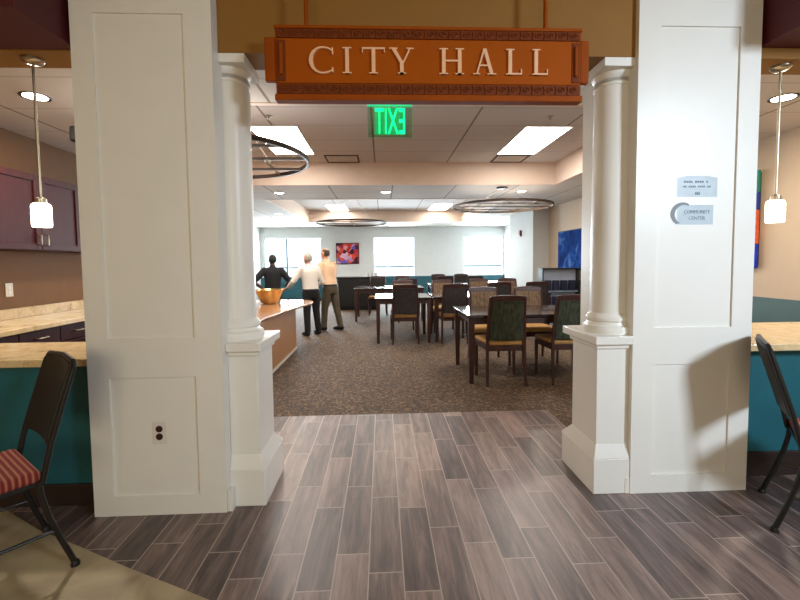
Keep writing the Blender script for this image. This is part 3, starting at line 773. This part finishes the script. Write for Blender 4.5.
def chandelier(drop):
    t = thing('ring_chandelier', '', 'chandelier', group='round bar chandeliers')
    R = 0.88
    B().lathe([(R - 0.022, -0.02), (R, -0.02), (R, 0.02), (R - 0.022, 0.02), (R - 0.022, -0.02)], seg=72, cap=False).build('ring', M['bronze'], t)
    for q in (-0.44, 0.0, 0.44):
        L = math.sqrt((R - 0.018) ** 2 - q * q)
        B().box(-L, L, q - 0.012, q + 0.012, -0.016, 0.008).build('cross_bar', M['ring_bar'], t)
        B().box(q - 0.012, q + 0.012, -L, L, 0.0085, 0.03).build('cross_bar', M['ring_pale'], t)
    for sx in (-1, 1):
        for sy in (-1, 1): B().tube([(sx * 0.44, sy * 0.44, 0.045), (sx * 0.05, sy * 0.05, drop - 0.02)], 0.004, 6).build('hanger', M['ring_pale'], t)
    d = bpy.data.lights.new('ceiling_fill', 'AREA'); d.shape = 'DISK'; d.size = 1.6; d.energy = 11 if drop > 0.5 else 4; d.color = (1.0, 0.95, 0.90)  # disc light added inside the ring to brighten the ceiling
    lo = bpy.data.objects.new('ceiling_fill', d); C.objects.link(lo); lo.parent = t; lo.location = (0, 0, 0.06); lo.rotation_euler = (PI, 0, 0)
    B().lathe([(0.09, drop - 0.03), (0.1, drop - 0.02), (0.1, drop)], seg=24).build('canopy', M['bronze'], t)
    return t
ch = chandelier(TRAY - 2.39)
place_copy(ch, True, 'large dark round chandelier with crossed bars beside the left column', (-1.56, 4.0, 2.39))
place_copy(ch, False, 'dark round chandelier hanging in the far tray above the red picture', (-0.73, 10.5, 2.39))
ch3 = chandelier(LOW - 2.39)
place_copy(ch3, True, 'dark round chandelier hanging at the right, before the blue painting', (2.16, 7.5, 2.39))

t = thing('ceiling_fixture', 'small dark fitting on the ceiling at the left pillar edge', 'fitting', (-2.71, 4.02, LOW))  # dark ceiling fitting, kind unknown
B().box(-0.08, 0.08, -0.07, 0.07, -0.20, -0.06).build('body', M['black'], t, bevel=0.02)
B().lathe([(0.012, -0.10), (0.012, -0.01), (0.04, -0.006), (0.04, 0)], seg=14).build('bracket', M['black'], t)

# ------------------------------------------------------------------ art on the walls
t = thing('framed_painting', 'small red abstract painting on the far wall between two windows', 'painting', (-1.28, YB, 1.75))
B().box(-0.43, 0.43, -0.035, -0.001, -0.395, 0.395).build('frame', M['cherry'], t, bevel=0.006)
B().box(-0.40, 0.40, -0.042, -0.034, -0.365, 0.365).build('canvas', M['art_red'], t)
t = thing('framed_painting', 'large blue painting on the right wall behind the right column', 'painting', (XR, 9.15, 1.65))
B().box(-0.04, -0.001, -0.64, 0.64, -0.44, 0.44).build('frame', M['blackwood'], t, bevel=0.006)
B().box(-0.05, -0.038, -0.62, 0.62, -0.42, 0.42).build('canvas', M['art_blue'], t)
t = thing('panel_artwork', 'tall stack of green, blue and orange panels on the right wall beside the right pillar', 'artwork', (XR, 4.72, 1.85))
B().box(-0.025, -0.001, -0.20, 0.20, -0.52, 0.52).build('backing', M['blackwood'], t)
for z0, z1, c in ((0.30, 0.54, (44, 136, 120)), (0.11, 0.295, (24, 62, 160)), (-0.27, 0.105, (214, 94, 52)), (-0.54, -0.275, (22, 52, 196))):
    B().box(-0.06, -0.025, -0.22, 0.22, z0, z1).build('panel', mat('art_panel', c, 0.5, 0.25, 14), t, bevel=0.004)
t = thing('fire_alarm', 'small dark red fire alarm on the white pier by the far right window', 'alarm', (3.8, 11.37, 2.16))
B().box(-0.05, 0.0, -0.06, 0.06, -0.08, 0.08).build('housing', mat('alarm_red', (120, 24, 26), 0.4), t, bevel=0.006)
B().lathe([(0.03, -0.07), (0.04, -0.05)], 0, 0.03, 14, axis='x').build('strobe', M['plastic'], t)

# ------------------------------------------------------------------ serving island with bowl
t = thing('serving_island', 'brown serving counter with rounded polished top left inside the doorway', 'counter', (-1.95, 5.6, 0))
o = Matrix.Translation((1.95, -5.6, 0))
edge = [(-1.385, 4.2), (-1.385, 5.0), (-1.32, 5.7), (-1.22, 6.4), (-1.145, 6.85), (-1.15, 7.05), (-1.22, 7.22), (-1.4, 7.36), (-1.7, 7.42), (-2.6, 7.42), (-2.6, 4.2)]
B().prism(edge, 'z', 0.74, 0.78).xf(o).build('countertop', M['copper_stone'], t, bevel=0.012, seg=3)
B().box(-2.45, -1.43, 4.3, 6.95, 0.04, 0.74).xf(o).build('body', M['island'], t, bevel=0.004)
B().box(-2.45, -1.42, 4.3, 6.96, 0.0, 0.04).xf(o).build('base_trim', M['ceil_white'], t, bevel=0.003)
t = B().lathe([(0.09, 0.0), (0.12, 0.012), (0.15, 0.07), (0.20, 0.17), (0.235, 0.225), (0.225, 0.225), (0.19, 0.17), (0.14, 0.075), (0.11, 0.022), (0.02, 0.018)], seg=36).build('bowl', M['goldmetal'], None, loc=(-1.79, 6.72, 0.78))
tag(t, 'hammered gold bowl standing on the serving counter', 'bowl')

# ------------------------------------------------------------------ dining tables
def table(label, x0, x1, y0, y1, h=0.80):
    t = thing('dining_table', label, 'table', ((x0 + x1) / 2, (y0 + y1) / 2, 0), 0, 'dark dining tables')
    w, d = (x1 - x0) / 2, (y1 - y0) / 2
    B().box(-w, w, -d, d, h - 0.035, h).build('tabletop', M['tabletop'], t, bevel=0.006)
    B().box(-w + 0.05, w - 0.05, -d + 0.05, d - 0.05, h - 0.11, h - 0.036).build('apron', M['cherry'], t)
    for sx in (-1, 1):
        for sy in (-1, 1):
            x, y = sx * (w - 0.05), sy * (d - 0.05); lg = B()
            a, c = 0.036, 0.024
            vs = [lg.bm.verts.new((x + px * r, y + py * r, z)) for z, r in ((0, c), (h - 0.037, a)) for px, py in ((-1, -1), (1, -1), (1, 1), (-1, 1))]
            for f in ((3, 2, 1, 0), (4, 5, 6, 7), (0, 1, 5, 4), (1, 2, 6, 5), (2, 3, 7, 6), (3, 0, 4, 7)): lg.bm.faces.new([vs[i] for i in f])
            lg.build('leg', M['cherry'], t, bevel=0.004)
    return t
table('dark dining table nearest the doorway, behind the two green-backed chairs', 0.97, 2.75, 4.73, 5.72)
table('dark square dining table in the middle, by the charcoal-backed chair', -0.13, 0.86, 7.22, 8.2)
table('dark square dining table right of the middle one, mostly behind a chair', 0.90, 1.70, 7.27, 8.2)
table('dark dining table at the right, behind the nearest table', 1.75, 3.18, 7.75, 8.62)
table('dark dining table at the far left with papers on it', -0.68, 1.0, 9.95, 11.0)
table('dark dining table in the far middle of the room below the windows', 1.3, 2.9, 11.2, 12.2)
table('dark dining table in the far right corner by the window', 2.95, 3.75, 12.0, 12.9)

# ------------------------------------------------------------------ dining chairs (face +y locally)
def dining_chair(fab, seatmat):
    t = thing('dining_chair', '', 'chair', group='dining chairs')
    SH = 0.505
    def back(z): return -0.225 - 0.085 * max(0, (z - SH) / 0.53) ** 1.3
    s = B().prism([(-0.205, -0.215), (0.205, -0.215), (0.255, 0.25), (-0.255, 0.25)], 'z', SH - 0.05, SH).build('seat', seatmat, t, bevel=0.022, seg=3)
    B().prism([(-0.205, -0.21), (0.205, -0.21), (0.25, 0.24), (-0.25, 0.24)], 'z', SH - 0.115, SH - 0.051).build('seat_frame', M['cherry'], t, bevel=0.004)
    for sx in (-1, 1):
        pts = [(sx * 0.222, -0.275, 0), (sx * 0.215, -0.235, 0.25), (sx * 0.212, -0.225, SH)] + [(sx * (0.212 - 0.018 * k / 4), back(SH + 0.51 * k / 4), SH + 0.51 * k / 4) for k in range(1, 5)]
        B().tube(pts, [(0.017, 0.02), (0.02, 0.023), (0.021, 0.025), (0.02, 0.022), (0.019, 0.02), (0.018, 0.018), (0.017, 0.016)], 8).build('leg', M['cherry'], t)
        B().tube([(sx * 0.235, 0.22, SH - 0.07), (sx * 0.236, 0.225, 0)], [0.024, 0.016], 8).build('leg', M['cherry'], t)
    def shell(x, z0, z1, th, bow, name, m, bev, off=0.0):
        bk = B(); n, mm = 6, 6; A, D = [], []
        for rows, f in ((A, th), (D, -th)):
            for j in range(mm + 1):
                z = z0 + (z1 - z0) * j / mm
                xx = x * (1 - 0.075 * (z - SH) / 0.5)
                rows.append([bk.bm.verts.new((xx * (2 * i / n - 1), back(z) + f + off - 0.014 * (1 - (2 * i / n - 1) ** 2), z + (bow * (1 - (2 * i / n - 1) ** 2) if j == mm else 0))) for i in range(n + 1)])
        for j in range(mm):
            for i in range(n):
                bk.bm.faces.new((A[j][i], A[j][i + 1], A[j + 1][i + 1], A[j + 1][i])); bk.bm.faces.new((D[j][i], D[j + 1][i], D[j + 1][i + 1], D[j][i + 1]))
            for i in (0, n): bk.bm.faces.new((A[j][i], A[j + 1][i], D[j + 1][i], D[j][i]))
        for i in range(n):
            for j in (0, mm): bk.bm.faces.new((A[j][i], A[j][i + 1], D[j][i + 1], D[j][i]))
        bmesh.ops.recalc_face_normals(bk.bm, faces=bk.bm.faces)
        bk.build(name, m, t, bevel=bev)
    shell(0.195, SH + 0.015, 0.972, 0.020, 0.0, 'back_cushion', fab, 0.008)
    shell(0.214, 0.970, 1.028, 0.017, 0.012, 'top_rail', M['cherry'], 0.005)
    return t
pg = dining_chair(M['greenfab'], M['tan']); pc = dining_chair(M['charfab'], M['tan']); pb = dining_chair(M['brownfab'], M['tan'])
used = set()
def put(p, x, y, rz, label):
    first = p.name not in used; used.add(p.name)
    place_copy(p, first, label, (x, y, 0), rz)
U = PI  # faces the camera
put(pg, 1.395, 4.90, 0, 'green-backed dining chair at the near table, the left one, its back fully in view')
put(pg, 2.15, 4.90, 0.0, 'green-backed dining chair at the near table, partly behind the right column')
put(pb, 1.48, 5.80, U, 'brown-backed dining chair on the far side of the near table, left one')
put(pb, 2.14, 5.80, U, 'brown-backed dining chair on the far side of the near table, right one')
put(pc, 0.395, 7.42, 0, 'charcoal-backed dining chair with tan seat at the middle table, facing away')
put(pc, 1.24, 7.40, 0.0, 'charcoal-backed dining chair with tan seat, between middle table and near table')
put(pb, 0.42, 8.42, U, 'brown-backed dining chair across the middle table, showing over the charcoal one')
put(pb, 1.25, 8.42, U, 'brown-backed dining chair on the far side, right of the middle table')
put(pc, 2.14, 7.85, 0, 'dark-backed dining chair facing away at the right-hand rear table, left one')
put(pc, 2.82, 7.82, 0, 'dark-backed dining chair facing away at the right-hand rear table, right one')
put(pb, 2.12, 8.85, U, 'brown-backed dining chair across the right-hand rear table, left one')
put(pb, 2.75, 8.85, U, 'brown-backed dining chair across the right-hand rear table, right one')
put(pc, -0.12, 11.3, U, 'dark dining chair behind the far left table, left one')
put(pc, 0.55, 11.3, U, 'dark dining chair behind the far left table, right one')
put(pc, 0.6, 9.95, 0, 'dark dining chair facing away at the far left table, near its right end')
put(pc, 1.65, 11.25, 0, 'dark dining chair facing away at the far middle table, left one')
put(pc, 2.45, 11.25, 0, 'dark dining chair facing away at the far middle table, right one')
put(pc, 1.70, 12.4, U, 'dark dining chair behind the far middle table, left one')
put(pc, 2.40, 12.4, U, 'dark dining chair behind the far middle table, right one')

for i, (x, y, a) in enumerate(((0.42, 10.25, 0.2), (0.75, 10.4, -0.3))):
    o = B().box(-0.15, 0.15, -0.11, 0.11, 0, 0.006).box(-0.14, 0.15, -0.10, 0.115, 0.006, 0.012).build('paper_stack', M['paper'], None, loc=(x, y, 0.80))
    o.rotation_euler = (0, 0, a)
    tag(o, ('white papers lying on the far left table, left pile', 'white papers lying on the far left table, right pile')[i], 'papers', 'papers on the far table')

# black sideboard behind the men
t = thing('sideboard', 'black sideboard against the room beyond the men, with white cups on top', 'cabinet', (-0.72, 12.7, 0))
B().box(-0.60, 0.60, -0.22, 0.25, 0.06, 0.95).build('body', M['blackwood'], t, bevel=0.02)
B().box(-0.63, 0.63, -0.26, 0.27, 0.95, 0.985).build('top', M['blackwood'], t, bevel=0.015)
B().box(-0.57, 0.57, -0.19, 0.22, 0, 0.06).build('plinth', M['blackwood'], t)
for s in (-1, 1):
    d = B().box(*sorted((s * 0.01, s * 0.58)), -0.24, -0.221, 0.10, 0.92).build('door', M['blackwood'], t, bevel=0.004)
    B().lathe([(0.012, -0.262), (0.015, -0.25), (0.008, -0.239)], s * 0.06, 0.55, 12, axis='y').build('knob', M['chrome'], d)
for i, (x, lb) in enumerate(((0.30, 'leftmost white cup on the black sideboard'), (0.42, 'middle white cup on the black sideboard'), (0.53, 'rightmost white cup on the black sideboard'))):
    o = B().lathe([(0.03, 0), (0.045, 0.01), (0.052, 0.11), (0.048, 0.11), (0.04, 0.015), (0.005, 0.012)], seg=20).build('cup', M['paper'], None, loc=(-0.72 + x, 12.6, 0.985)); tag(o, lb, 'cup', 'cups on the sideboard')

# bookcase at the right wall
t = thing('bookcase', 'low black bookcase with two filled shelves below the blue painting', 'bookcase', (3.74, 8.75, 0))
B().box(-0.39, 0.39, -0.10, 0.17, 1.225, 1.255).build('top', M['blackwood'], t, bevel=0.004)
for s in (-1, 1): B().box(*sorted((s * 0.362, s * 0.39)), -0.10, 0.17, 0, 1.224).build('side_panel', M['blackwood'], t, bevel=0.003)
B().box(-0.362, 0.362, 0.0, 0.015, 0.05, 1.224).build('back_panel', mat('pale_blue_back', (176, 190, 214), 0.5), t)
M['shelf'] = mat('blue_grey_shelf', (150, 166, 190), 0.5)
for z in (0.05, 0.44, 0.78): B().box(-0.361, 0.361, -0.11, -0.0005, z - 0.02, z).build('shelf', M['shelf'], t)
bk = B().box(-0.06, 0.06, -0.045, 0.045, 0, 0.22).box(-0.035, 0.035, -0.05, -0.044, 0.06, 0.16).build('storage_box', mat('dark_blue_box', (30, 40, 70), 0.5), None, bevel=0.006)
names = ('first', 'second', 'third', 'fourth')
for r, z in enumerate((0.78, 0.44)):
    for k in range(4):
        o = bk if (r == 0 and k == 0) else bk.copy()
        if not (r == 0 and k == 0): C.objects.link(o)
        o.location = (3.74 - 0.255 + 0.17 * k, 8.69, z)
        tag(o, '%s dark blue box from the left on the bookcase %s shelf' % (names[k], ('upper', 'lower')[r]), 'box', 'boxes in the bookcase')

# ------------------------------------------------------------------ the three men
def fuse(b, voxel, smooth=6):
    me = bpy.data.meshes.new('tmp'); b.bm.to_mesh(me); b.bm.free()
    o = bpy.data.objects.new('tmp', me); C.objects.link(o)
    r = o.modifiers.new('r', 'REMESH'); r.mode = 'VOXEL'; r.voxel_size = voxel; r.use_smooth_shade = True
    s = o.modifiers.new('s', 'SMOOTH'); s.iterations = smooth; s.factor = 0.5
    bpy.context.view_layer.update()
    me2 = bpy.data.meshes.new_from_object(o.evaluated_get(bpy.context.evaluated_depsgraph_get()))
    bpy.data.objects.remove(o); bpy.data.meshes.remove(me)
    nb = B(); nb.bm.from_mesh(me2); bpy.data.meshes.remove(me2); return nb

def man(label, loc, rz, h, arms, feet, lean, headturn, mats, hair, sleeve):
    """local: faces +y. h: height. arms: {side: (elbow, wrist, fingertip_dir)}; feet: {side: (x, y)}"""
    skin, shirt, trous, hairm = mats
    t = thing('person', label, 'person', loc, rz)
    k = h / 1.75
    V = lambda x, y, z: Vector((x, y, z)) * k
    hip = 0.93; sh = 1.44
    ln = lambda z: lean * max(0, (z - 0.9)) if z > 0.9 else 0.0     # forward shift with height
    torso = [(0, 0, 0.84, .165, .115), (0, 0, 0.93, .175, .125), (0, .0, 1.03, .165, .115), (0, 0, 1.15, .165, .112), (0, 0, 1.27, .182, .118), (0, -.005, 1.37, .19, .112), (0, -.01, 1.44, .165, .085), (0, -.005, 1.485, .085, .062), (0, 0, 1.51, .056, .056), (0, .01, 1.56, .054, .056)]
    def tor(ext, rows): return [(x * k, (y + ln(z)) * k, z * k, (rx + ext) * k, (ry + ext) * k) for x, y, z, rx, ry in rows]
    S0 = {s: V(s * 0.185, ln(1.42) - 0.01, 1.415) for s in (-1, 1)}
    body = B().loft(tor(0, torso))
    hc = V(0, ln(1.64) + 0.02, 1.645); rot = Matrix.Rotation(headturn, 4, 'Z')
    def hp(x, y, z): return hc + (rot @ V(x, y, z).to_4d()).xyz if False else hc + rot.to_3x3() @ V(x, y, z)
    body.ball(hc + rot.to_3x3() @ V(0, -0.005, 0.02), 1, (0.077 * k, 0.096 * k, 0.103 * k), rot)         # skull
    body.ball(hp(0, 0.028, -0.05), 1, (0.058 * k, 0.066 * k, 0.066 * k), rot)                        # jaw
    body.tube([hp(0, 0.085, 0.02), hp(0, 0.108, -0.022), hp(0, 0.092, -0.03)], [0.011 * k, 0.017 * k, 0.012 * k], 8)   # nose
    body.tube([hp(-0.022, 0.088, -0.062), hp(0.022, 0.088, -0.062)], 0.008 * k, 8)                     # mouth
    for s in (-1, 1): body.ball(hp(s * 0.078, -0.005, 0.0), 1, (0.012 * k, 0.022 * k, 0.034 * k), rot)  # ears
    for s in (-1, 1):
        el, wr, fd = arms[s]; el, wr = V(*el), V(*wr); fd = Vector(fd).normalized()
        body.tube([S0[s], S0[s].lerp(el, 0.5), el, el.lerp(wr, 0.35), wr], [0.056 * k, 0.049 * k, 0.041 * k, 0.041 * k, 0.028 * k], 12)
        body.ball(S0[s], 0.058 * k)
        side = fd.cross(Vector((0, 0, 1)) if abs(fd.z) < 0.8 else Vector((0, 1, 0))).normalized() * -s
        nor = fd.cross(side).normalized()
        if nor.z > 0 or abs(nor.z) < 0.05 and nor.x * s > 0: nor = -nor
        pm = wr + fd * 0.05 * k
        body.tube([wr - fd * 0.01, wr + fd * 0.03 * k, wr + fd * 0.085 * k], [(0.03 * k, 0.022 * k), (0.042 * k, 0.018 * k), (0.042 * k, 0.016 * k)], 10)
        for q, (off, ln_) in enumerate(((-0.031, 0.062), (-0.0105, 0.074), (0.0105, 0.078), (0.031, 0.068))):
            r0 = wr + fd * 0.08 * k + side * off * k
            body.tube([r0, r0 + (fd * 0.45 + nor * 0.06).normalized() * ln_ * 0.5 * k, r0 + fd * ln_ * 0.78 * k + nor * 0.026 * k, r0 + fd * ln_ * 0.9 * k + nor * 0.044 * k], [0.0098 * k, 0.0093 * k, 0.0085 * k, 0.007 * k], 8)
        r0 = wr + fd * 0.03 * k - side * 0.034 * k
        body.tube([r0, r0 + (fd * 0.7 - side * 0.7) * 0.035 * k, r0 + (fd * 1.0 - side * 0.75) * 0.058 * k + nor * 0.01 * k], [0.013 * k, 0.011 * k, 0.009 * k], 8)
    legs = {}
    for s in (-1, 1):
        fx, fy = feet[s]; hpn = V(s * 0.092, 0, 0.90); an = V(fx, fy - 0.04, 0.085); kn = hpn.lerp(an, 0.5) + V(0, 0.025, 0.01)
        legs[s] = (hpn, kn, an)
        body.tube([hpn, hpn.lerp(kn, 0.5), kn, kn.lerp(an, 0.35), an], [0.088 * k, 0.075 * k, 0.055 * k, 0.054 * k, 0.038 * k], 14)
        body.tube([an - V(0, 0.03, 0.03), V(fx, fy + 0.02, 0.05), V(fx + s * 0.01, fy + 0.13, 0.035)], [0.034 * k, 0.036 * k, 0.026 * k], 10)
    fuse(body, 0.0085 * k, 5).build('body', skin, t, ang=180)
    # shirt
    sb = B().loft(tor(0.014, [r for r in torso if 0.9 < r[2] < 1.5]))
    for s in (-1, 1):
        el, wr, fd = arms[s]; el, wr = V(*el), V(*wr)
        if sleeve == 'long': sb.tube([S0[s], S0[s].lerp(el, 0.5), el, el.lerp(wr, 0.5), el.lerp(wr, 0.93)], [0.073 * k, 0.068 * k, 0.060 * k, 0.055 * k, 0.042 * k], 12)
        else: sb.tube([S0[s], S0[s].lerp(el, 0.5), S0[s].lerp(el, 0.92)], [0.075 * k, 0.074 * k, 0.07 * k], 12)
        sb.ball(S0[s], 0.074 * k)
    sb.tube([V(0, ln(1.46), 1.455), V(0, ln(1.53) + 0.004, 1.535)], [0.072 * k, 0.062 * k], 14)
    shirt_o = fuse(sb, 0.012 * k, 4).build('shirt', shirt, t, ang=180)
    # trousers and belt
    tb = B().loft([(0, 0, 0.80 * k, .165 * k, .12 * k), (0, 0, 0.90 * k, .192 * k, .142 * k), (0, 0, 0.985 * k, .186 * k, .138 * k)])
    for s in (-1, 1):
        a, b_, c = legs[s]
        tb.tube([a, a.lerp(b_, 0.5), b_, b_.lerp(c, 0.5), c - V(0, 0, 0.02)], [0.107 * k, 0.094 * k, 0.077 * k, 0.070 * k, 0.064 * k], 14)
    tr = fuse(tb, 0.012 * k, 4).build('trousers', trous, t, ang=180)
    B().loft([(0, 0, 0.965 * k, .191 * k, .143 * k), (0, 0, 1.0 * k, .187 * k, .139 * k)]).build('belt', M['shoe'], tr)
    for s in (-1, 1):
        fx, fy = feet[s]
        f = B().tube([V(fx, fy - 0.105, 0.045), V(fx, fy - 0.06, 0.06), V(fx, fy + 0.03, 0.055), V(fx + s * 0.012, fy + 0.12, 0.042), V(fx + s * 0.014, fy + 0.175, 0.032)],
                     [(0.03 * k, 0.04 * k), (0.042 * k, 0.058 * k), (0.046 * k, 0.052 * k), (0.05 * k, 0.04 * k), (0.03 * k, 0.026 * k)], 14)
        for v in f.bm.verts: v.co.z = max(v.co.z, 0.0)
        f.build('shoe', M['shoe'], t)
    # hair: cap over the back and top of the skull
    hb = B().ball(Vector((0, 0, 0)), 1, (0.084 * k, 0.102 * k, 0.109 * k))
    dl = [v for v in hb.bm.verts if (v.co.z < (-0.02 - 0.052 * (1 if v.co.y < 0 else -1)) * k and v.co.y < 0) or (v.co.y > 0.0 and v.co.z < (0.02 + v.co.y / k * 0.55) * k)]
    if hair == 'bald': dl += [v for v in hb.bm.verts if v.co.z > 0.075 * k]
    bmesh.ops.delete(hb.bm, geom=list(set(dl)), context='VERTS')
    hb.xf(Matrix.Translation(hc + rot.to_3x3() @ V(0, -0.008, 0.022)) @ rot)
    ho = hb.build('hair', hairm, t, ang=180)
    so = ho.modifiers.new('thick', 'SOLIDIFY'); so.thickness = 0.012 * k; so.offset = -0.5
    for s in (-1, 1): B().ball(hp(s * 0.031, 0.083, 0.018), 0.0115 * k).build('eye', M['eye'], t)
    return t
man('man in a black shirt with one hand on his hip, behind the serving counter', (-2.25, 8.75, 0), 0.25, 1.57,
    {-1: ((-0.42, -0.10, 1.17), (-0.225, 0.02, 1.0), (0.75, 0.35, -0.4)), 1: ((0.36, 0.0, 1.17), (0.30, 0.22, 1.08), (0.1, 1.0, -0.2))},
    {-1: (-0.13, 0.0), 1: (0.13, 0.05)}, 0.03, 0.3, (M['skin_dark'], M['shirt_black'], M['trouser_black'], M['hair_dark']), 'short', 'short')
man('grey-haired man in a white shirt and black trousers, middle of the three men', (-1.40, 8.30, 0), 0.6, 1.59,
    {-1: ((-0.36, 0.10, 1.16), (-0.40, 0.30, 1.02), (-0.1, 1.0, -0.15)), 1: ((0.29, 0.03, 1.14), (0.20, 0.25, 1.04), (-0.3, 1.0, 0.0))},
    {-1: (-0.14, -0.06), 1: (0.15, 0.02)}, 0.16, 0.3, (M['skin'], M['shirt_white'], M['trouser_black'], M['hair_grey']), 'short', 'long')
man('man in a peach shirt and olive trousers, rightmost of the three men', (-1.08, 8.80, 0), 0.95, 1.70,
    {-1: ((-0.22, 0.10, 1.16), (-0.12, 0.30, 1.10), (0.5, 0.9, 0.1)), 1: ((0.22, 0.10, 1.16), (0.12, 0.31, 1.12), (-0.6, 0.8, 0.1))},
    {-1: (-0.12, 0.14), 1: (0.13, -0.12)}, 0.16, 0.0, (M['skin'], M['shirt_peach'], M['trouser_olive'], M['hair_brown']), 'bald', 'short')
